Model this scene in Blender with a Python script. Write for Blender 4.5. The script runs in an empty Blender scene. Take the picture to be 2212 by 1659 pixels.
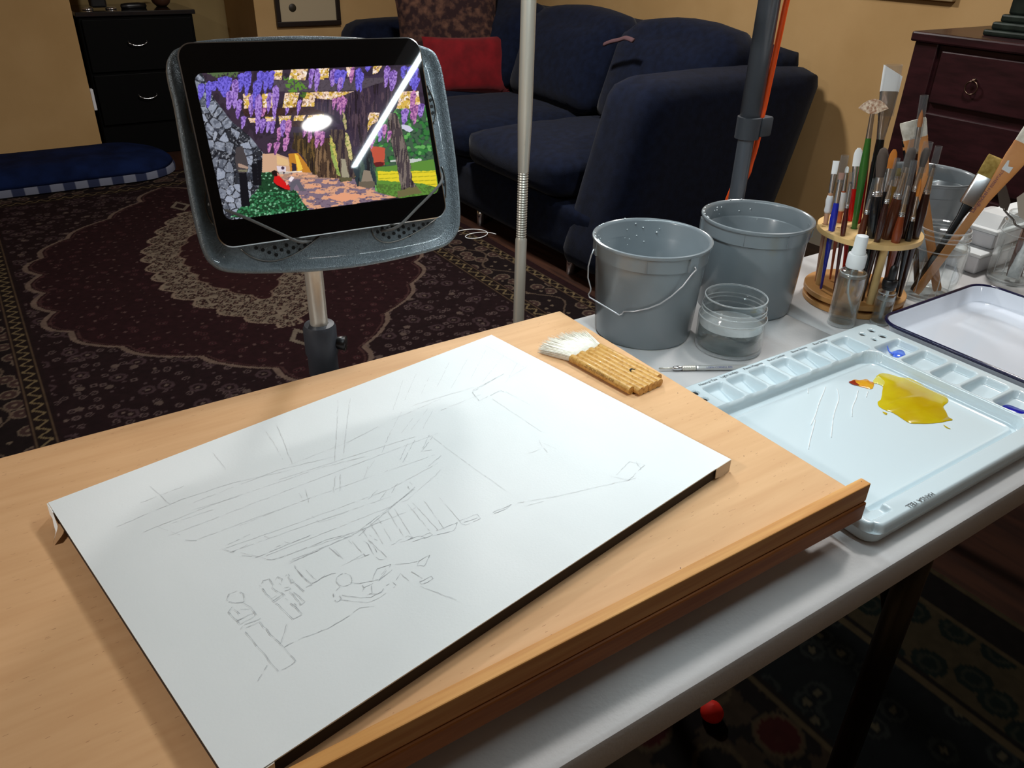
import bpy, bmesh, math, random
import numpy as np
from mathutils import Vector, Matrix
from mathutils.geometry import tessellate_polygon
random.seed(7); rng = np.random.RandomState(7)
SC = bpy.context.scene
COL = SC.collection

# ------------------------------------------------------------------ camera, light, exposure
CR = Vector((0.835169799, -0.549449090, 0.024437946))
CU = Vector((0.256516432, 0.428443102, 0.866392421))
CF = Vector((0.486508711, 0.717316050, -0.498765435))
CAM = Vector((0, 0, 1.303)); FPX = 1714.347; CX, CY = 1106.0, 829.5
cd = bpy.data.cameras.new('camera'); cam = bpy.data.objects.new('camera', cd); COL.objects.link(cam)
cam.matrix_world = Matrix(((CR.x, CU.x, -CF.x, CAM.x), (CR.y, CU.y, -CF.y, CAM.y), (CR.z, CU.z, -CF.z, CAM.z), (0, 0, 0, 1)))
cd.sensor_fit = 'HORIZONTAL'; cd.sensor_width = 36; cd.lens = 36 * FPX / 2212
cd.clip_start = 0.02; cd.clip_end = 60
SC.camera = cam
w = bpy.data.worlds.new('world'); SC.world = w; w.use_nodes = True
w.node_tree.nodes['Background'].inputs[0].default_value = (0.9, 0.93, 1.0, 1)
w.node_tree.nodes['Background'].inputs[1].default_value = 0.04
SC.view_settings.view_transform = 'Standard'; SC.view_settings.look = 'None'
SC.view_settings.gamma = 1; SC.view_settings.use_curve_mapping = False
SC.view_settings.exposure = 0.0
SC.cycles.use_denoising = True
SC.cycles.max_bounces = 10; SC.cycles.transparent_max_bounces = 24; SC.cycles.transmission_bounces = 10
SC.cycles.caustics_reflective = False; SC.cycles.caustics_refractive = False
SC.cycles.sample_clamp_indirect = 3.0

def area(name, loc, size, sy, power, color, rot=(0, 0, 0), shape='RECTANGLE', spread=180):
    l = bpy.data.lights.new(name, 'AREA'); l.shape = shape; l.size = size
    if shape in ('RECTANGLE', 'ELLIPSE'): l.size_y = sy
    l.energy = power; l.color = color; l.spread = math.radians(spread)
    o = bpy.data.objects.new(name, l); o.location = loc; o.rotation_euler = rot; COL.objects.link(o); return o
LX, LY0, LY1, LZ = 0.661, 0.22, 1.18, 1.38       # the long lamp over the table
LA = 0.0815                                        # the lamp bar is turned a little off the table's axis
tube_light = area('lamp_tube_light', (LX, (LY0 + LY1) / 2, LZ - 0.012), 0.011, LY1 - LY0, 3.9, (0.80, 0.95, 1.0), rot=(0, 0, -LA))
CEIL_FILL = [(1.151, -1.387), (1.6, 2.9), (-1.8, 0.9), (1.95, 0.95)]  # the first is a ceiling lamp; the other three are added as fill
ceil_fill_lights = []
for i, (x, y) in enumerate(CEIL_FILL):
    ceil_fill_lights.append(area('ceiling_and_fill_light', (x, y, 2.355), 0.13 if i == 0 else 0.25, 0.13, (1.6, 46, 42, 21)[i], (1.0, 0.97, 0.93), shape='DISK'))

# ------------------------------------------------------------------ a pixel of the photograph -> a point on a known plane
def ray(x, y): return CR * ((x - CX) / FPX) - CU * ((y - CY) / FPX) + CF
def onz(x, y, z): d = ray(x, y); return CAM + d * ((z - CAM.z) / d.z)
def ony(x, y, Y): d = ray(x, y); return CAM + d * (Y / d.y)
def onx(x, y, X): d = ray(x, y); return CAM + d * (X / d.x)
def onpl(x, y, p, n): d = ray(x, y); return CAM + d * ((Vector(p) - CAM).dot(n) / d.dot(n))
def pix(P):
    v = Vector(P) - CAM; z = v.dot(CF); return (CX + FPX * v.dot(CR) / z, CY - FPX * v.dot(CU) / z)

# ------------------------------------------------------------------ materials
def lin(c): return tuple((v / 255 / 12.92) if v / 255 <= 0.04045 else ((v / 255 + 0.055) / 1.055) ** 2.4 for v in c)
MATS = {}
def mat(name, rgb=None, rough=0.5, metal=0.0, spec=0.5, coat=0.0, trans=0.0, ior=1.45, emis=None, estr=0.0, lrgb=None, alpha=None, sheen=0.0):
    m = bpy.data.materials.new(name); m.use_nodes = True; nt = m.node_tree; b = nt.nodes['Principled BSDF']
    c = lrgb if lrgb else lin(rgb)
    b.inputs['Base Color'].default_value = (*c, 1); b.inputs['Roughness'].default_value = rough
    b.inputs['Metallic'].default_value = metal; b.inputs['Specular IOR Level'].default_value = spec
    b.inputs['Coat Weight'].default_value = coat; b.inputs['Transmission Weight'].default_value = trans; b.inputs['IOR'].default_value = ior
    b.inputs['Coat Roughness'].default_value = 0.05
    if sheen: b.inputs['Sheen Weight'].default_value = sheen
    if emis: b.inputs['Emission Color'].default_value = (*lin(emis), 1); b.inputs['Emission Strength'].default_value = estr
    if alpha is not None: b.inputs['Alpha'].default_value = alpha
    MATS[name] = m; return m
def N(nt, t, **kw):
    n = nt.nodes.new(t)
    for k, v in kw.items(): setattr(n, k, v)
    return n
def noisy(m, c1, c2, scale=(1, 1, 1), nscale=5.0, detail=4, lo=0.35, hi=0.65, bump=0.0, bscale=None, rot=(0, 0, 0)):
    """object-space noise between two colours, optional fine relief"""
    nt = m.node_tree; b = nt.nodes['Principled BSDF']
    tc = N(nt, 'ShaderNodeTexCoord'); mp = N(nt, 'ShaderNodeMapping'); mp.inputs['Scale'].default_value = scale; mp.inputs['Rotation'].default_value = rot
    nt.links.new(tc.outputs['Object'], mp.inputs['Vector'])
    nz = N(nt, 'ShaderNodeTexNoise'); nz.inputs['Scale'].default_value = nscale; nz.inputs['Detail'].default_value = detail
    nt.links.new(mp.outputs[0], nz.inputs['Vector'])
    cr = N(nt, 'ShaderNodeValToRGB'); cr.color_ramp.elements[0].position = lo; cr.color_ramp.elements[1].position = hi
    cr.color_ramp.elements[0].color = (*lin(c1), 1); cr.color_ramp.elements[1].color = (*lin(c2), 1)
    nt.links.new(nz.outputs['Fac'], cr.inputs[0]); nt.links.new(cr.outputs[0], b.inputs['Base Color'])
    if bump:
        n2 = N(nt, 'ShaderNodeTexNoise'); n2.inputs['Scale'].default_value = bscale or nscale * 4; n2.inputs['Detail'].default_value = 3
        nt.links.new(mp.outputs[0], n2.inputs['Vector'])
        bp = N(nt, 'ShaderNodeBump'); bp.inputs['Strength'].default_value = bump; bp.inputs['Distance'].default_value = 0.002
        nt.links.new(n2.outputs['Fac'], bp.inputs['Height']); nt.links.new(bp.outputs[0], b.inputs['Normal'])
    return m
def clear(name, rgb, amount, rough=0.04, ior=1.45, glossy=False, power=2.6, gain=0.75, bump=0, white=False):
    """clear plastic or glass: part straight-through, part refracting/shining (a constant mix)"""
    m = bpy.data.materials.new(name); m.use_nodes = True; nt = m.node_tree
    for n in list(nt.nodes): nt.nodes.remove(n)
    out = N(nt, 'ShaderNodeOutputMaterial'); tr = N(nt, 'ShaderNodeBsdfTransparent'); tr.inputs[0].default_value = (*lin(rgb), 1)
    mx = N(nt, 'ShaderNodeMixShader'); mx.inputs[0].default_value = amount
    if glossy:
        g = N(nt, 'ShaderNodeBsdfGlossy'); g.inputs['Roughness'].default_value = rough; g.inputs[0].default_value = (1, 1, 1, 1)
        fr = N(nt, 'ShaderNodeLayerWeight'); fr.inputs[0].default_value = 0.5
        pw = N(nt, 'ShaderNodeMath', operation='POWER'); pw.inputs[1].default_value = power; nt.links.new(fr.outputs['Facing'], pw.inputs[0])
        ad = N(nt, 'ShaderNodeMath', operation='MULTIPLY_ADD'); ad.inputs[1].default_value = gain; ad.inputs[2].default_value = amount
        ad.use_clamp = True
        nt.links.new(pw.outputs[0], ad.inputs[0]); nt.links.new(ad.outputs[0], mx.inputs[0])
    else:
        g = N(nt, 'ShaderNodeBsdfGlass'); g.inputs['Roughness'].default_value = rough; g.inputs['IOR'].default_value = ior; g.inputs[0].default_value = (*lin(rgb), 1)
    if white:  # whitish body colour in place of highlights on clear plastic, glass and water
        g2 = N(nt, 'ShaderNodeBsdfPrincipled'); g2.inputs['Base Color'].default_value = (0.75, 0.78, 0.8, 1); g2.inputs['Roughness'].default_value = max(rough, 0.05); g2.inputs['Coat Weight'].default_value = 0.5; g = g2
    if bump:
        tc = N(nt, 'ShaderNodeTexCoord'); nz = N(nt, 'ShaderNodeTexNoise'); nz.inputs['Scale'].default_value = bump; nt.links.new(tc.outputs['Object'], nz.inputs['Vector'])
        bp = N(nt, 'ShaderNodeBump'); bp.inputs['Strength'].default_value = 0.7; bp.inputs['Distance'].default_value = 0.004; nt.links.new(nz.outputs['Fac'], bp.inputs['Height']); nt.links.new(bp.outputs[0], g.inputs['Normal'])
    nt.links.new(tr.outputs[0], mx.inputs[1]); nt.links.new(g.outputs[0], mx.inputs[2]); nt.links.new(mx.outputs[0], out.inputs[0])
    return m
def vcol(name, rough=0.8, emit=0.0, coat=0.0, spec=0.5, bump=False):
    m = bpy.data.materials.new(name); m.use_nodes = True; nt = m.node_tree; b = nt.nodes['Principled BSDF']
    a = N(nt, 'ShaderNodeAttribute'); a.attribute_name = 'Col'
    b.inputs['Roughness'].default_value = rough; b.inputs['Specular IOR Level'].default_value = spec; b.inputs['Coat Weight'].default_value = coat
    if emit:
        b.inputs['Base Color'].default_value = (0.004, 0.004, 0.005, 1)
        nt.links.new(a.outputs[0], b.inputs['Emission Color']); b.inputs['Emission Strength'].default_value = emit
    else: nt.links.new(a.outputs[0], b.inputs['Base Color'])
    return m

m_wall = noisy(mat('wall_paint', (184, 150, 102), 0.85, spec=0.2), (178, 144, 97), (188, 154, 107), nscale=3, bump=0.15, bscale=180)
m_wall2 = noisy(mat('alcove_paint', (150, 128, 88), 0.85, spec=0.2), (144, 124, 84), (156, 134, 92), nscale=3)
m_ceil = mat('ceiling_paint', (225, 222, 212), 0.9)
m_floor = noisy(mat('dark_floor_wood', (48, 27, 18), 0.45), (40, 22, 15), (62, 36, 24), scale=(6, 0.6, 1), nscale=6)
m_base = mat('baseboard_paint', (190, 180, 160), 0.6)
m_sofa = noisy(mat('navy_chenille', (12, 18, 30), 0.95, spec=0.1, sheen=0.06), (11, 16, 31), (15, 22, 41), nscale=30, bump=0.5, bscale=400)
m_red = noisy(mat('red_velvet', (120, 8, 16), 0.8, spec=0.2, sheen=0.2), (92, 6, 14), (116, 10, 20), nscale=14)
m_tap = noisy(mat('tapestry_brown', (50, 28, 26), 0.95), (34, 14, 16), (92, 62, 48), nscale=26, detail=6, lo=0.45, hi=0.7)
m_bed = noisy(mat('navy_fleece', (14, 24, 58), 0.95, spec=0.1), (11, 20, 46), (16, 29, 64), nscale=9, bump=0.5, bscale=60)
m_blackwood = mat('black_lacquer', (5, 5, 5), 0.6, spec=0.12)
m_mahog = noisy(mat('dark_mahogany', (44, 18, 23), 0.36, coat=0.12), (34, 14, 18), (50, 22, 27), scale=(1, 1, 5), nscale=10)
m_table = noisy(mat('table_plastic', (205, 203, 203), 0.42), (196, 195, 196), (208, 207, 207), nscale=8, bump=0.12, bscale=260)
m_beech = noisy(mat('beech_veneer', (214, 160, 104), 0.6, spec=0.3), (206, 160, 115), (216, 172, 127), scale=(0.9, 9, 9), nscale=9, detail=6, lo=0.3, hi=0.7)
m_beech_dk = noisy(mat('beech_solid', (190, 122, 56), 0.55, spec=0.3), (190, 128, 66), (218, 164, 98), scale=(0.7, 14, 14), nscale=10, detail=6, lo=0.3, hi=0.7)
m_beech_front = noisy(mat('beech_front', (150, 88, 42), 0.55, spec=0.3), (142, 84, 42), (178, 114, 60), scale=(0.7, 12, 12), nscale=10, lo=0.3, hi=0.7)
m_pore = mat('wood_pore', (120, 70, 35), 0.8)
m_paper = noisy(mat('watercolour_paper', (240, 241, 238), 0.85, spec=0.2), (226, 231, 232), (232, 236, 237), nscale=6, bump=0.12, bscale=500)
m_core = mat('black_foam_board', (34, 24, 20), 0.7)
m_pencil = mat('graphite', (202, 204, 206), 0.7)
m_pencil2 = mat('graphite_dark', (168, 171, 175), 0.7)
m_bucket = noisy(mat('grey_pail_plastic', (118, 124, 128), 0.25, coat=0.35), (118, 126, 131), (128, 136, 141), nscale=4)
m_wire = mat('steel_wire', (205, 206, 210), 0.3, metal=0.6)
m_steel = mat('brushed_steel', (226, 222, 210), 0.32, metal=0.6)
m_steel_d = mat('dull_steel', (120, 118, 114), 0.4, metal=1)
m_chrome = mat('chrome_ferrule', (232, 232, 234), 0.18, metal=0.96)
m_dkpole = mat('grey_metal_pole', (98, 106, 116), 0.35, metal=0.2, coat=0.3)
m_clamp = mat('grey_clamp_plastic', (70, 76, 84), 0.5)
m_collar = mat('charcoal_plastic', (58, 62, 70), 0.45)
m_orange = mat('orange_cord', (255, 92, 26), 0.5)
m_blackpl = mat('black_plastic', (20, 20, 22), 0.35)
m_ham = noisy(mat('hammered_grey', (104, 114, 120), 0.33, metal=0.3, coat=0.25), (92, 102, 108), (108, 118, 124), nscale=300, bump=0.55, bscale=700)
m_hole = mat('hole_dark', (14, 15, 17), 0.8)
m_bezel = mat('screen_glass', (8, 8, 9), 0.03, coat=0.0)
m_tabmetal = mat('tablet_rim', (170, 172, 176), 0.25, metal=1)
m_cord = mat('grey_elastic', (84, 84, 84), 0.7)
m_pal = mat('white_palette_plastic', (208, 222, 228), 0.16, coat=0.3)
m_enamel = mat('white_enamel', (226, 235, 248), 0.1, coat=0.5)
m_navy = mat('navy_enamel', (18, 20, 58), 0.12, coat=0.5)
m_yellow = noisy(mat('yellow_wash', (196, 176, 8), 0.12), (206, 190, 30), (182, 150, 2), nscale=16, lo=0.3, hi=0.7)
m_yellow_e = mat('pale_yellow_wash', (212, 204, 96), 0.15)
m_or = noisy(mat('orange_paint', (214, 140, 20), 0.15), (206, 120, 20), (222, 170, 40), nscale=60)
m_ord = mat('burnt_orange_paint', (140, 38, 10), 0.2)
m_blue = noisy(mat('blue_paint', (64, 104, 220), 0.18), (58, 92, 205), (84, 126, 232), nscale=50)
m_blued = mat('ultramarine_paint', (20, 26, 150), 0.12)
m_ink = mat('black_ink', (22, 30, 36), 0.6)
m_lightwood = noisy(mat('light_wood', (226, 188, 128), 0.5), (216, 176, 114), (232, 196, 138), scale=(1, 1, 1), nscale=8)
m_lightwood2 = noisy(mat('light_wood_base', (196, 144, 84), 0.5), (184, 130, 72), (204, 152, 92), nscale=8)
m_bamboo = noisy(mat('bamboo', (206, 158, 82), 0.4, coat=0.2), (188, 138, 66), (210, 164, 92), scale=(1, 1, 1), nscale=230, detail=6, lo=0.40, hi=0.48)
m_goat = noisy(mat('white_goat_hair', (238, 234, 220), 0.9), (228, 223, 208), (250, 247, 236), nscale=160)
m_white = mat('white_plastic', (236, 240, 242), 0.35)
m_whiteb = mat('white_nylon_bristle', (254, 254, 254), 0.6)
m_glass = clear('clear_glass', (252, 254, 254), 0.04, 0.06, 1.5, glossy=True)
m_glass_b = clear('clear_bottle_plastic', (252, 254, 254), 0.04, 0.06, 1.45, glossy=True)
m_water = clear('water', (252, 254, 254), 0.7, 0.0, 1.33, bump=45)
m_water2 = clear('still_water', (252, 254, 254), 0.4, 0.0, 1.33)
m_cap = clear('clear_brush_cap', (246, 246, 246), 0.035, 0.2, 1.45, glossy=True, power=2.8, gain=0.28, white=True)  # cap edges whitened in the colour to read as highlights
m_edge_glint = clear('glass_edge_glint', (250, 252, 252), 0.30, 0.1, 1.45, glossy=True, power=2.0, gain=0.5, white=True)  # whitish colour stands in for bright highlights along glass edges
m_surf_sheen = clear('water_surface_sheen', (250, 252, 252), 0.22, 0.02, 1.45, glossy=True, power=2.0, gain=0.5, white=True)  # white mixed into the colour as the bright sheen of still water
m_tube = clear('spray_tube', (230, 238, 240), 0.35, 0.2, 1.3, glossy=True)
def brushpaint(name, rgb, rough=0.25): return mat(name, rgb, rough, coat=0.4)
m_brown = brushpaint('brown_lacquer', (84, 42, 26)); m_dbrown = brushpaint('dark_brown_lacquer', (52, 26, 22)); m_mbrown = brushpaint('maroon_lacquer', (74, 24, 20))
m_blk = brushpaint('black_lacquer_handle', (16, 18, 22)); m_bluh = brushpaint('blue_lacquer', (34, 44, 168)); m_grn = brushpaint('green_lacquer', (52, 104, 40))
m_redh = brushpaint('red_lacquer', (206, 24, 20)); m_ochre = brushpaint('ochre_lacquer', (150, 108, 44)); m_rbrown = brushpaint('red_brown_lacquer', (122, 54, 28))
m_tan = noisy(mat('tan_wood_handle', (214, 146, 84), 0.5), (204, 134, 72), (222, 158, 98), scale=(1, 1, 1), nscale=18)
m_grip = mat('white_rubber_grip', (226, 226, 228), 0.6)
m_sable = mat('orange_sable', (204, 122, 44), 0.7); m_dkb = mat('dark_squirrel_hair', (84, 70, 62), 0.8); m_pinkb = mat('pinkish_hair', (186, 136, 116), 0.8)
m_hog = noisy(mat('ochre_bristle', (160, 134, 62), 0.8), (142, 116, 48), (176, 150, 80), nscale=140)
m_fan = noisy(mat('fan_hair', (214, 176, 146), 0.8), (236, 214, 190), (168, 120, 92), nscale=260)
m_cream = mat('cream_box_plastic', (222, 222, 226), 0.4)
m_pale = mat('picture_paper', (176, 160, 132), 0.7)
m_frame = mat('picture_frame_wood', (32, 22, 18), 0.4)
m_vrug = vcol('rug_pile', 0.95, spec=0.1); m_screen = vcol('lit_screen', 0.03, emit=1.0)
m_dkgreen = noisy(mat('dark_green_metal', (22, 32, 28), 0.4, metal=0.3), (16, 24, 20), (34, 44, 38), nscale=20)
m_plaid = mat('plaid', (150, 152, 165), 0.9)
m_lampwhite = mat('lamp_housing', (200, 200, 205), 0.4)
m_glow = mat('lamp_diffuser', (255, 250, 240), 0.5, emis=(190, 205, 240), estr=0.5)
m_knife = mat('palette_knife_blade', (130, 124, 118), 0.3, metal=1)
m_dried = noisy(mat('dried_white_paint', (214, 220, 224), 0.7), (190, 196, 200), (236, 240, 242), nscale=60, bump=0.8, bscale=120)
m_hbrown = mat('brown_stained_handle', (96, 62, 50), 0.5)
m_ball = mat('red_felt', (210, 30, 16), 0.7)

# ------------------------------------------------------------------ object helpers
def tag(o, label=None, cat=None, group=None, kind=None):
    if label: o['label'] = label
    if cat: o['category'] = cat
    if group: o['group'] = group
    if kind: o['kind'] = kind
    return o
def thing(name, label, cat, loc, group=None):
    o = bpy.data.objects.new(name, None); COL.objects.link(o); o.location = loc; o.empty_display_size = 0.05
    return tag(o, label, cat, group)
def origin_of(o):
    p = Vector((0, 0, 0))
    while o is not None: p = p + Vector(o.location); o = o.parent
    return p
def build(name, V, F, m, parent=None, smooth=False, loc=None, autosm=None):
    """vertices in world metres; the mesh is stored around its own origin"""
    V = np.array([tuple(v) for v in V], dtype=float)
    po = origin_of(parent) if parent is not None else Vector((0, 0, 0))
    if loc is None: loc = V.mean(axis=0) if parent is None else np.array(po)
    loc = np.array(loc, float)
    me = bpy.data.meshes.new(name); me.from_pydata((V - loc).tolist(), [], [tuple(f) for f in F]); me.update()
    if smooth:
        me.polygons.foreach_set('use_smooth', [True] * len(me.polygons))
        if autosm: 
            try: me.set_sharp_from_angle(angle=math.radians(autosm))
            except Exception: pass
    me.materials.append(m)
    o = bpy.data.objects.new(name, me); COL.objects.link(o)
    if parent is not None: o.parent = parent
    o.location = Vector(loc) - po
    return o
class G:
    def __init__(s): s.V = []; s.F = []
    def add(s, V, F):
        n = len(s.V); s.V += [tuple(v) for v in V]; s.F += [tuple(i + n for i in f) for f in F]; return s
    def box(s, x0, x1, y0, y1, z0, z1, bev=0.0):
        if bev <= 0:
            return s.add([(x0, y0, z0), (x1, y0, z0), (x1, y1, z0), (x0, y1, z0), (x0, y0, z1), (x1, y0, z1), (x1, y1, z1), (x0, y1, z1)],
                         [(0, 3, 2, 1), (4, 5, 6, 7), (0, 1, 5, 4), (1, 2, 6, 5), (2, 3, 7, 6), (3, 0, 4, 7)])
        b = bmesh.new(); bmesh.ops.create_cube(b, size=1)
        for v in b.verts: v.co = ((x0 + x1) / 2 + v.co.x * (x1 - x0), (y0 + y1) / 2 + v.co.y * (y1 - y0), (z0 + z1) / 2 + v.co.z * (z1 - z0))
        bmesh.ops.bevel(b, geom=b.edges[:], offset=min(bev, 0.45 * min(x1 - x0, y1 - y0, z1 - z0)), segments=2, affect='EDGES', profile=0.5)
        b.verts.index_update(); s.add([v.co[:] for v in b.verts], [[v.index for v in f.verts] for f in b.faces]); b.free(); return s
    def rings(s, R, close=True, cap0=True, cap1=True):
        n = len(R[0]); V = [p for r in R for p in r]; F = []
        for i in range(len(R) - 1):
            for j in range(n if close else n - 1):
                k = (j + 1) % n; F.append((i * n + j, i * n + k, (i + 1) * n + k, (i + 1) * n + j))
        if cap0: F.append(tuple(reversed(range(n))))
        if cap1: F.append(tuple(range((len(R) - 1) * n, len(R) * n)))
        return s.add(V, F)
    def lathe(s, c, prof, n=32, cap0=False, cap1=False, axis=(0, 0, 1), xv=None):
        a = Vector(axis).normalized(); u = Vector(xv) if xv else (Vector((1, 0, 0)) if abs(a.x) < 0.9 else Vector((0, 1, 0)))
        u = (u - a * u.dot(a)).normalized(); v = a.cross(u); c = Vector(c)
        R = [[c + a * z + (u * math.cos(2 * math.pi * k / n) + v * math.sin(2 * math.pi * k / n)) * r for k in range(n)] for r, z in prof]
        return s.rings(R, True, cap0, cap1)
    def tube(s, P, r, n=8, caps=True, flat=1.0):
        P = [Vector(p) for p in P]; rr = r if isinstance(r, (list, tuple)) else [r] * len(P)
        R = []; t0 = (P[1] - P[0]).normalized(); u = t0.orthogonal().normalized()
        for i, p in enumerate(P):
            t = (P[min(i + 1, len(P) - 1)] - P[max(i - 1, 0)]).normalized()
            u = (u - t * u.dot(t)).normalized(); v = t.cross(u)
            R.append([p + (u * math.cos(2 * math.pi * k / n) + v * math.sin(2 * math.pi * k / n) * flat) * rr[i] for k in range(n)])
        return s.rings(R, True, caps, caps)
    def plate(s, outer, holes, A, top, bot):
        """flat plate with holes; points are 2-D, A(p, h) lifts to 3-D"""
        loops = [outer] + holes; flat = [p for l in loops for p in l]; n = len(flat)
        tri = tessellate_polygon([[Vector((p[0], p[1], 0)) for p in l] for l in loops])
        V = [A(p, top) for p in flat] + [A(p, bot) for p in flat]; F = []
        for t in tri: F.append(tuple(t)); F.append(tuple(n + i for i in reversed(t)))
        k = 0
        for l in loops:
            m = len(l)
            for i in range(m): a, b = k + i, k + (i + 1) % m; F.append((a, n + a, n + b, b))
            k += m
        return s.add(V, F)
    def out(s, name, m, parent=None, smooth=False, loc=None, autosm=None): return build(name, s.V, s.F, m, parent, smooth, loc, autosm)
def fixn(o):
    b = bmesh.new(); b.from_mesh(o.data); bmesh.ops.recalc_face_normals(b, faces=b.faces); b.to_mesh(o.data); b.free(); return o
def rrect(hx, hy, r, n=6):
    P = []
    for cx, cy, a0 in ((hx - r, hy - r, 0), (-hx + r, hy - r, 90), (-hx + r, -hy + r, 180), (hx - r, -hy + r, 270)):
        for k in range(n + 1):
            a = math.radians(a0 + 90 * k / n); P.append((cx + r * math.cos(a), cy + r * math.sin(a)))
    return P
def smooth_path(P, per=6):
    P = [Vector(p) for p in P]; out = []
    for i in range(len(P) - 1):
        a = P[max(i - 1, 0)]; b = P[i]; c = P[i + 1]; d = P[min(i + 2, len(P) - 1)]
        for k in range(per):
            t = k / per; out.append(0.5 * ((2 * b) + (c - a) * t + (2 * a - 5 * b + 4 * c - d) * t * t + (3 * b - 3 * c + d - a) * t ** 3))
    out.append(P[-1]); return out
def text_on(name, s, size, origin, xdir, ydir, m, parent, lift=0.0003, shear=0.0, center=False):
    c = bpy.data.curves.new(name, 'FONT'); c.body = s; c.size = size; c.resolution_u = 2; c.shear = shear
    if center: c.align_x = 'CENTER'
    o = bpy.data.objects.new(name, c); COL.objects.link(o); dg = bpy.context.evaluated_depsgraph_get()
    me = bpy.data.meshes.new_from_object(o.evaluated_get(dg)); bpy.data.objects.remove(o)
    xd = Vector(xdir).normalized(); yd = Vector(ydir).normalized(); nd = xd.cross(yd); og = Vector(origin) + nd * lift
    V = [og + xd * v.co.x + yd * v.co.y for v in me.vertices]; F = [tuple(p.vertices) for p in me.polygons]
    bpy.data.meshes.remove(me)
    return build(name, V, F, m, parent)

# ------------------------------------------------------------------ numpy painting (flat print: rug pile and the lit screen)
def hash2(i, j, k=0):
    h = (i.astype(np.int64) * 374761393 + j.astype(np.int64) * 668265263 + k * 974634777) & 0x7fffffff
    h = ((h ^ (h >> 13)) * 1274126177) & 0x7fffffff
    return ((h ^ (h >> 16)) & 0xffff) / 65535.0
def vnoise(x, y, k=0):
    i = np.floor(x).astype(int); j = np.floor(y).astype(int); fx = x - i; fy = y - j; fx = fx * fx * (3 - 2 * fx); fy = fy * fy * (3 - 2 * fy)
    a = hash2(i, j, k); b = hash2(i + 1, j, k); c = hash2(i, j + 1, k); d = hash2(i + 1, j + 1, k)
    return (a * (1 - fx) + b * fx) * (1 - fy) + (c * (1 - fx) + d * fx) * fy
def fbm(x, y, k=0, o=3): return sum(vnoise(x * 2 ** q, y * 2 ** q, k + q) * 0.5 ** q for q in range(o)) / sum(0.5 ** q for q in range(o))
def voro(x, y, k=0):
    i = np.floor(x).astype(int); j = np.floor(y).astype(int); d1 = np.full(x.shape, 9.0); d2 = np.full(x.shape, 9.0); cid = np.zeros(x.shape)
    for di in (-1, 0, 1):
        for dj in (-1, 0, 1):
            px = i + di + hash2(i + di, j + dj, k); py = j + dj + hash2(i + di, j + dj, k + 7); d = np.hypot(px - x, py - y)
            c = hash2(i + di, j + dj, k + 3); nearer = d < d1
            d2 = np.where(nearer, d1, np.minimum(d2, d)); cid = np.where(nearer, c, cid); d1 = np.where(nearer, d, d1)
    return d1, d2, cid
def sdr(X, Y, x0, x1, y0, y1, r):
    cx, cy, hx, hy = (x0 + x1) / 2, (y0 + y1) / 2, (x1 - x0) / 2, (y1 - y0) / 2; qx = np.abs(X - cx) - hx + r; qy = np.abs(Y - cy) - hy + r
    return np.hypot(np.maximum(qx, 0), np.maximum(qy, 0)) + np.minimum(np.maximum(qx, qy), 0) - r
def inpoly(x, y, P):
    r = np.zeros(x.shape, bool); n = len(P)
    for i in range(n):
        x0, y0 = P[i]; x1, y1 = P[(i + 1) % n]
        if y0 == y1: continue
        c = ((y0 > y) != (y1 > y)) & (x < (x1 - x0) * (y - y0) / (y1 - y0) + x0); r ^= c
    return r
def paint(C, mask, rgb, a=1.0):
    c = np.array(lin(rgb)); al = (mask.astype(float) * a)[:, None]; C[:] = C * (1 - al) + c * al
def grid_mesh(name, P, nx, ny, C, m, parent=None, loc=None):
    po = origin_of(parent) if parent is not None else Vector((0, 0, 0))
    if loc is None: loc = po if parent is not None else Vector(P.mean(axis=0))
    me = bpy.data.meshes.new(name); nv = nx * ny; me.vertices.add(nv); me.vertices.foreach_set('co', (P - np.array(loc)).astype(np.float32).ravel())
    i, j = np.meshgrid(np.arange(nx - 1), np.arange(ny - 1)); a = (j * nx + i).ravel()
    q = np.stack([a, a + 1, a + nx + 1, a + nx], 1).astype(np.int32); nf = len(q)
    me.loops.add(nf * 4); me.loops.foreach_set('vertex_index', q.ravel()); me.polygons.add(nf)
    me.polygons.foreach_set('loop_start', np.arange(0, nf * 4, 4, dtype=np.int32)); me.polygons.foreach_set('use_smooth', np.ones(nf, bool)); me.update(calc_edges=True)
    if C is not None:
        at = me.color_attributes.new('Col', 'FLOAT_COLOR', 'POINT'); at.data.foreach_set('color', np.concatenate([C, np.ones((nv, 1))], 1).astype(np.float32).ravel())
    me.materials.append(m); o = bpy.data.objects.new(name, me); COL.objects.link(o)
    if parent is not None: o.parent = parent
    o.location = Vector(loc) - po
    return o

# ================================================================== THE ROOM
def struct(o): o['kind'] = 'structure'; return o
struct(G().box(-3.4, 3.42, -2.6, 6.1, -0.08, 0).out('floor', m_floor))
struct(G().box(-3.4, 3.42, -2.6, 6.1, 2.42, 2.5).out('ceiling', m_ceil))
struct(G().box(3.3, 3.42, -2.6, 6.1, 0, 2.42).out('wall_right', m_wall))
struct(G().box(-3.4, 3.3, -2.6, -2.5, 0, 2.42).out('wall_front', m_wall))
struct(G().box(-3.4, -3.3, -2.5, 6.1, 0, 2.42).out('wall_left', m_wall))
struct(G().box(1.64, 3.3, 5.35, 6.0, 0, 2.42).out('wall_back', m_wall))
struct(G().box(-3.3, 0.636, 5.42, 6.0, 0, 2.42).out('wall_partition', m_wall))
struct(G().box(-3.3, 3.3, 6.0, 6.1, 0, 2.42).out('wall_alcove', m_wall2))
struct(G().box(1.64, 3.3, 5.335, 5.35, 0, 0.09).out('baseboard_back', m_base))
struct(G().box(3.285, 3.3, -2.5, 5.335, 0, 0.09).out('baseboard_right', m_base))
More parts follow.
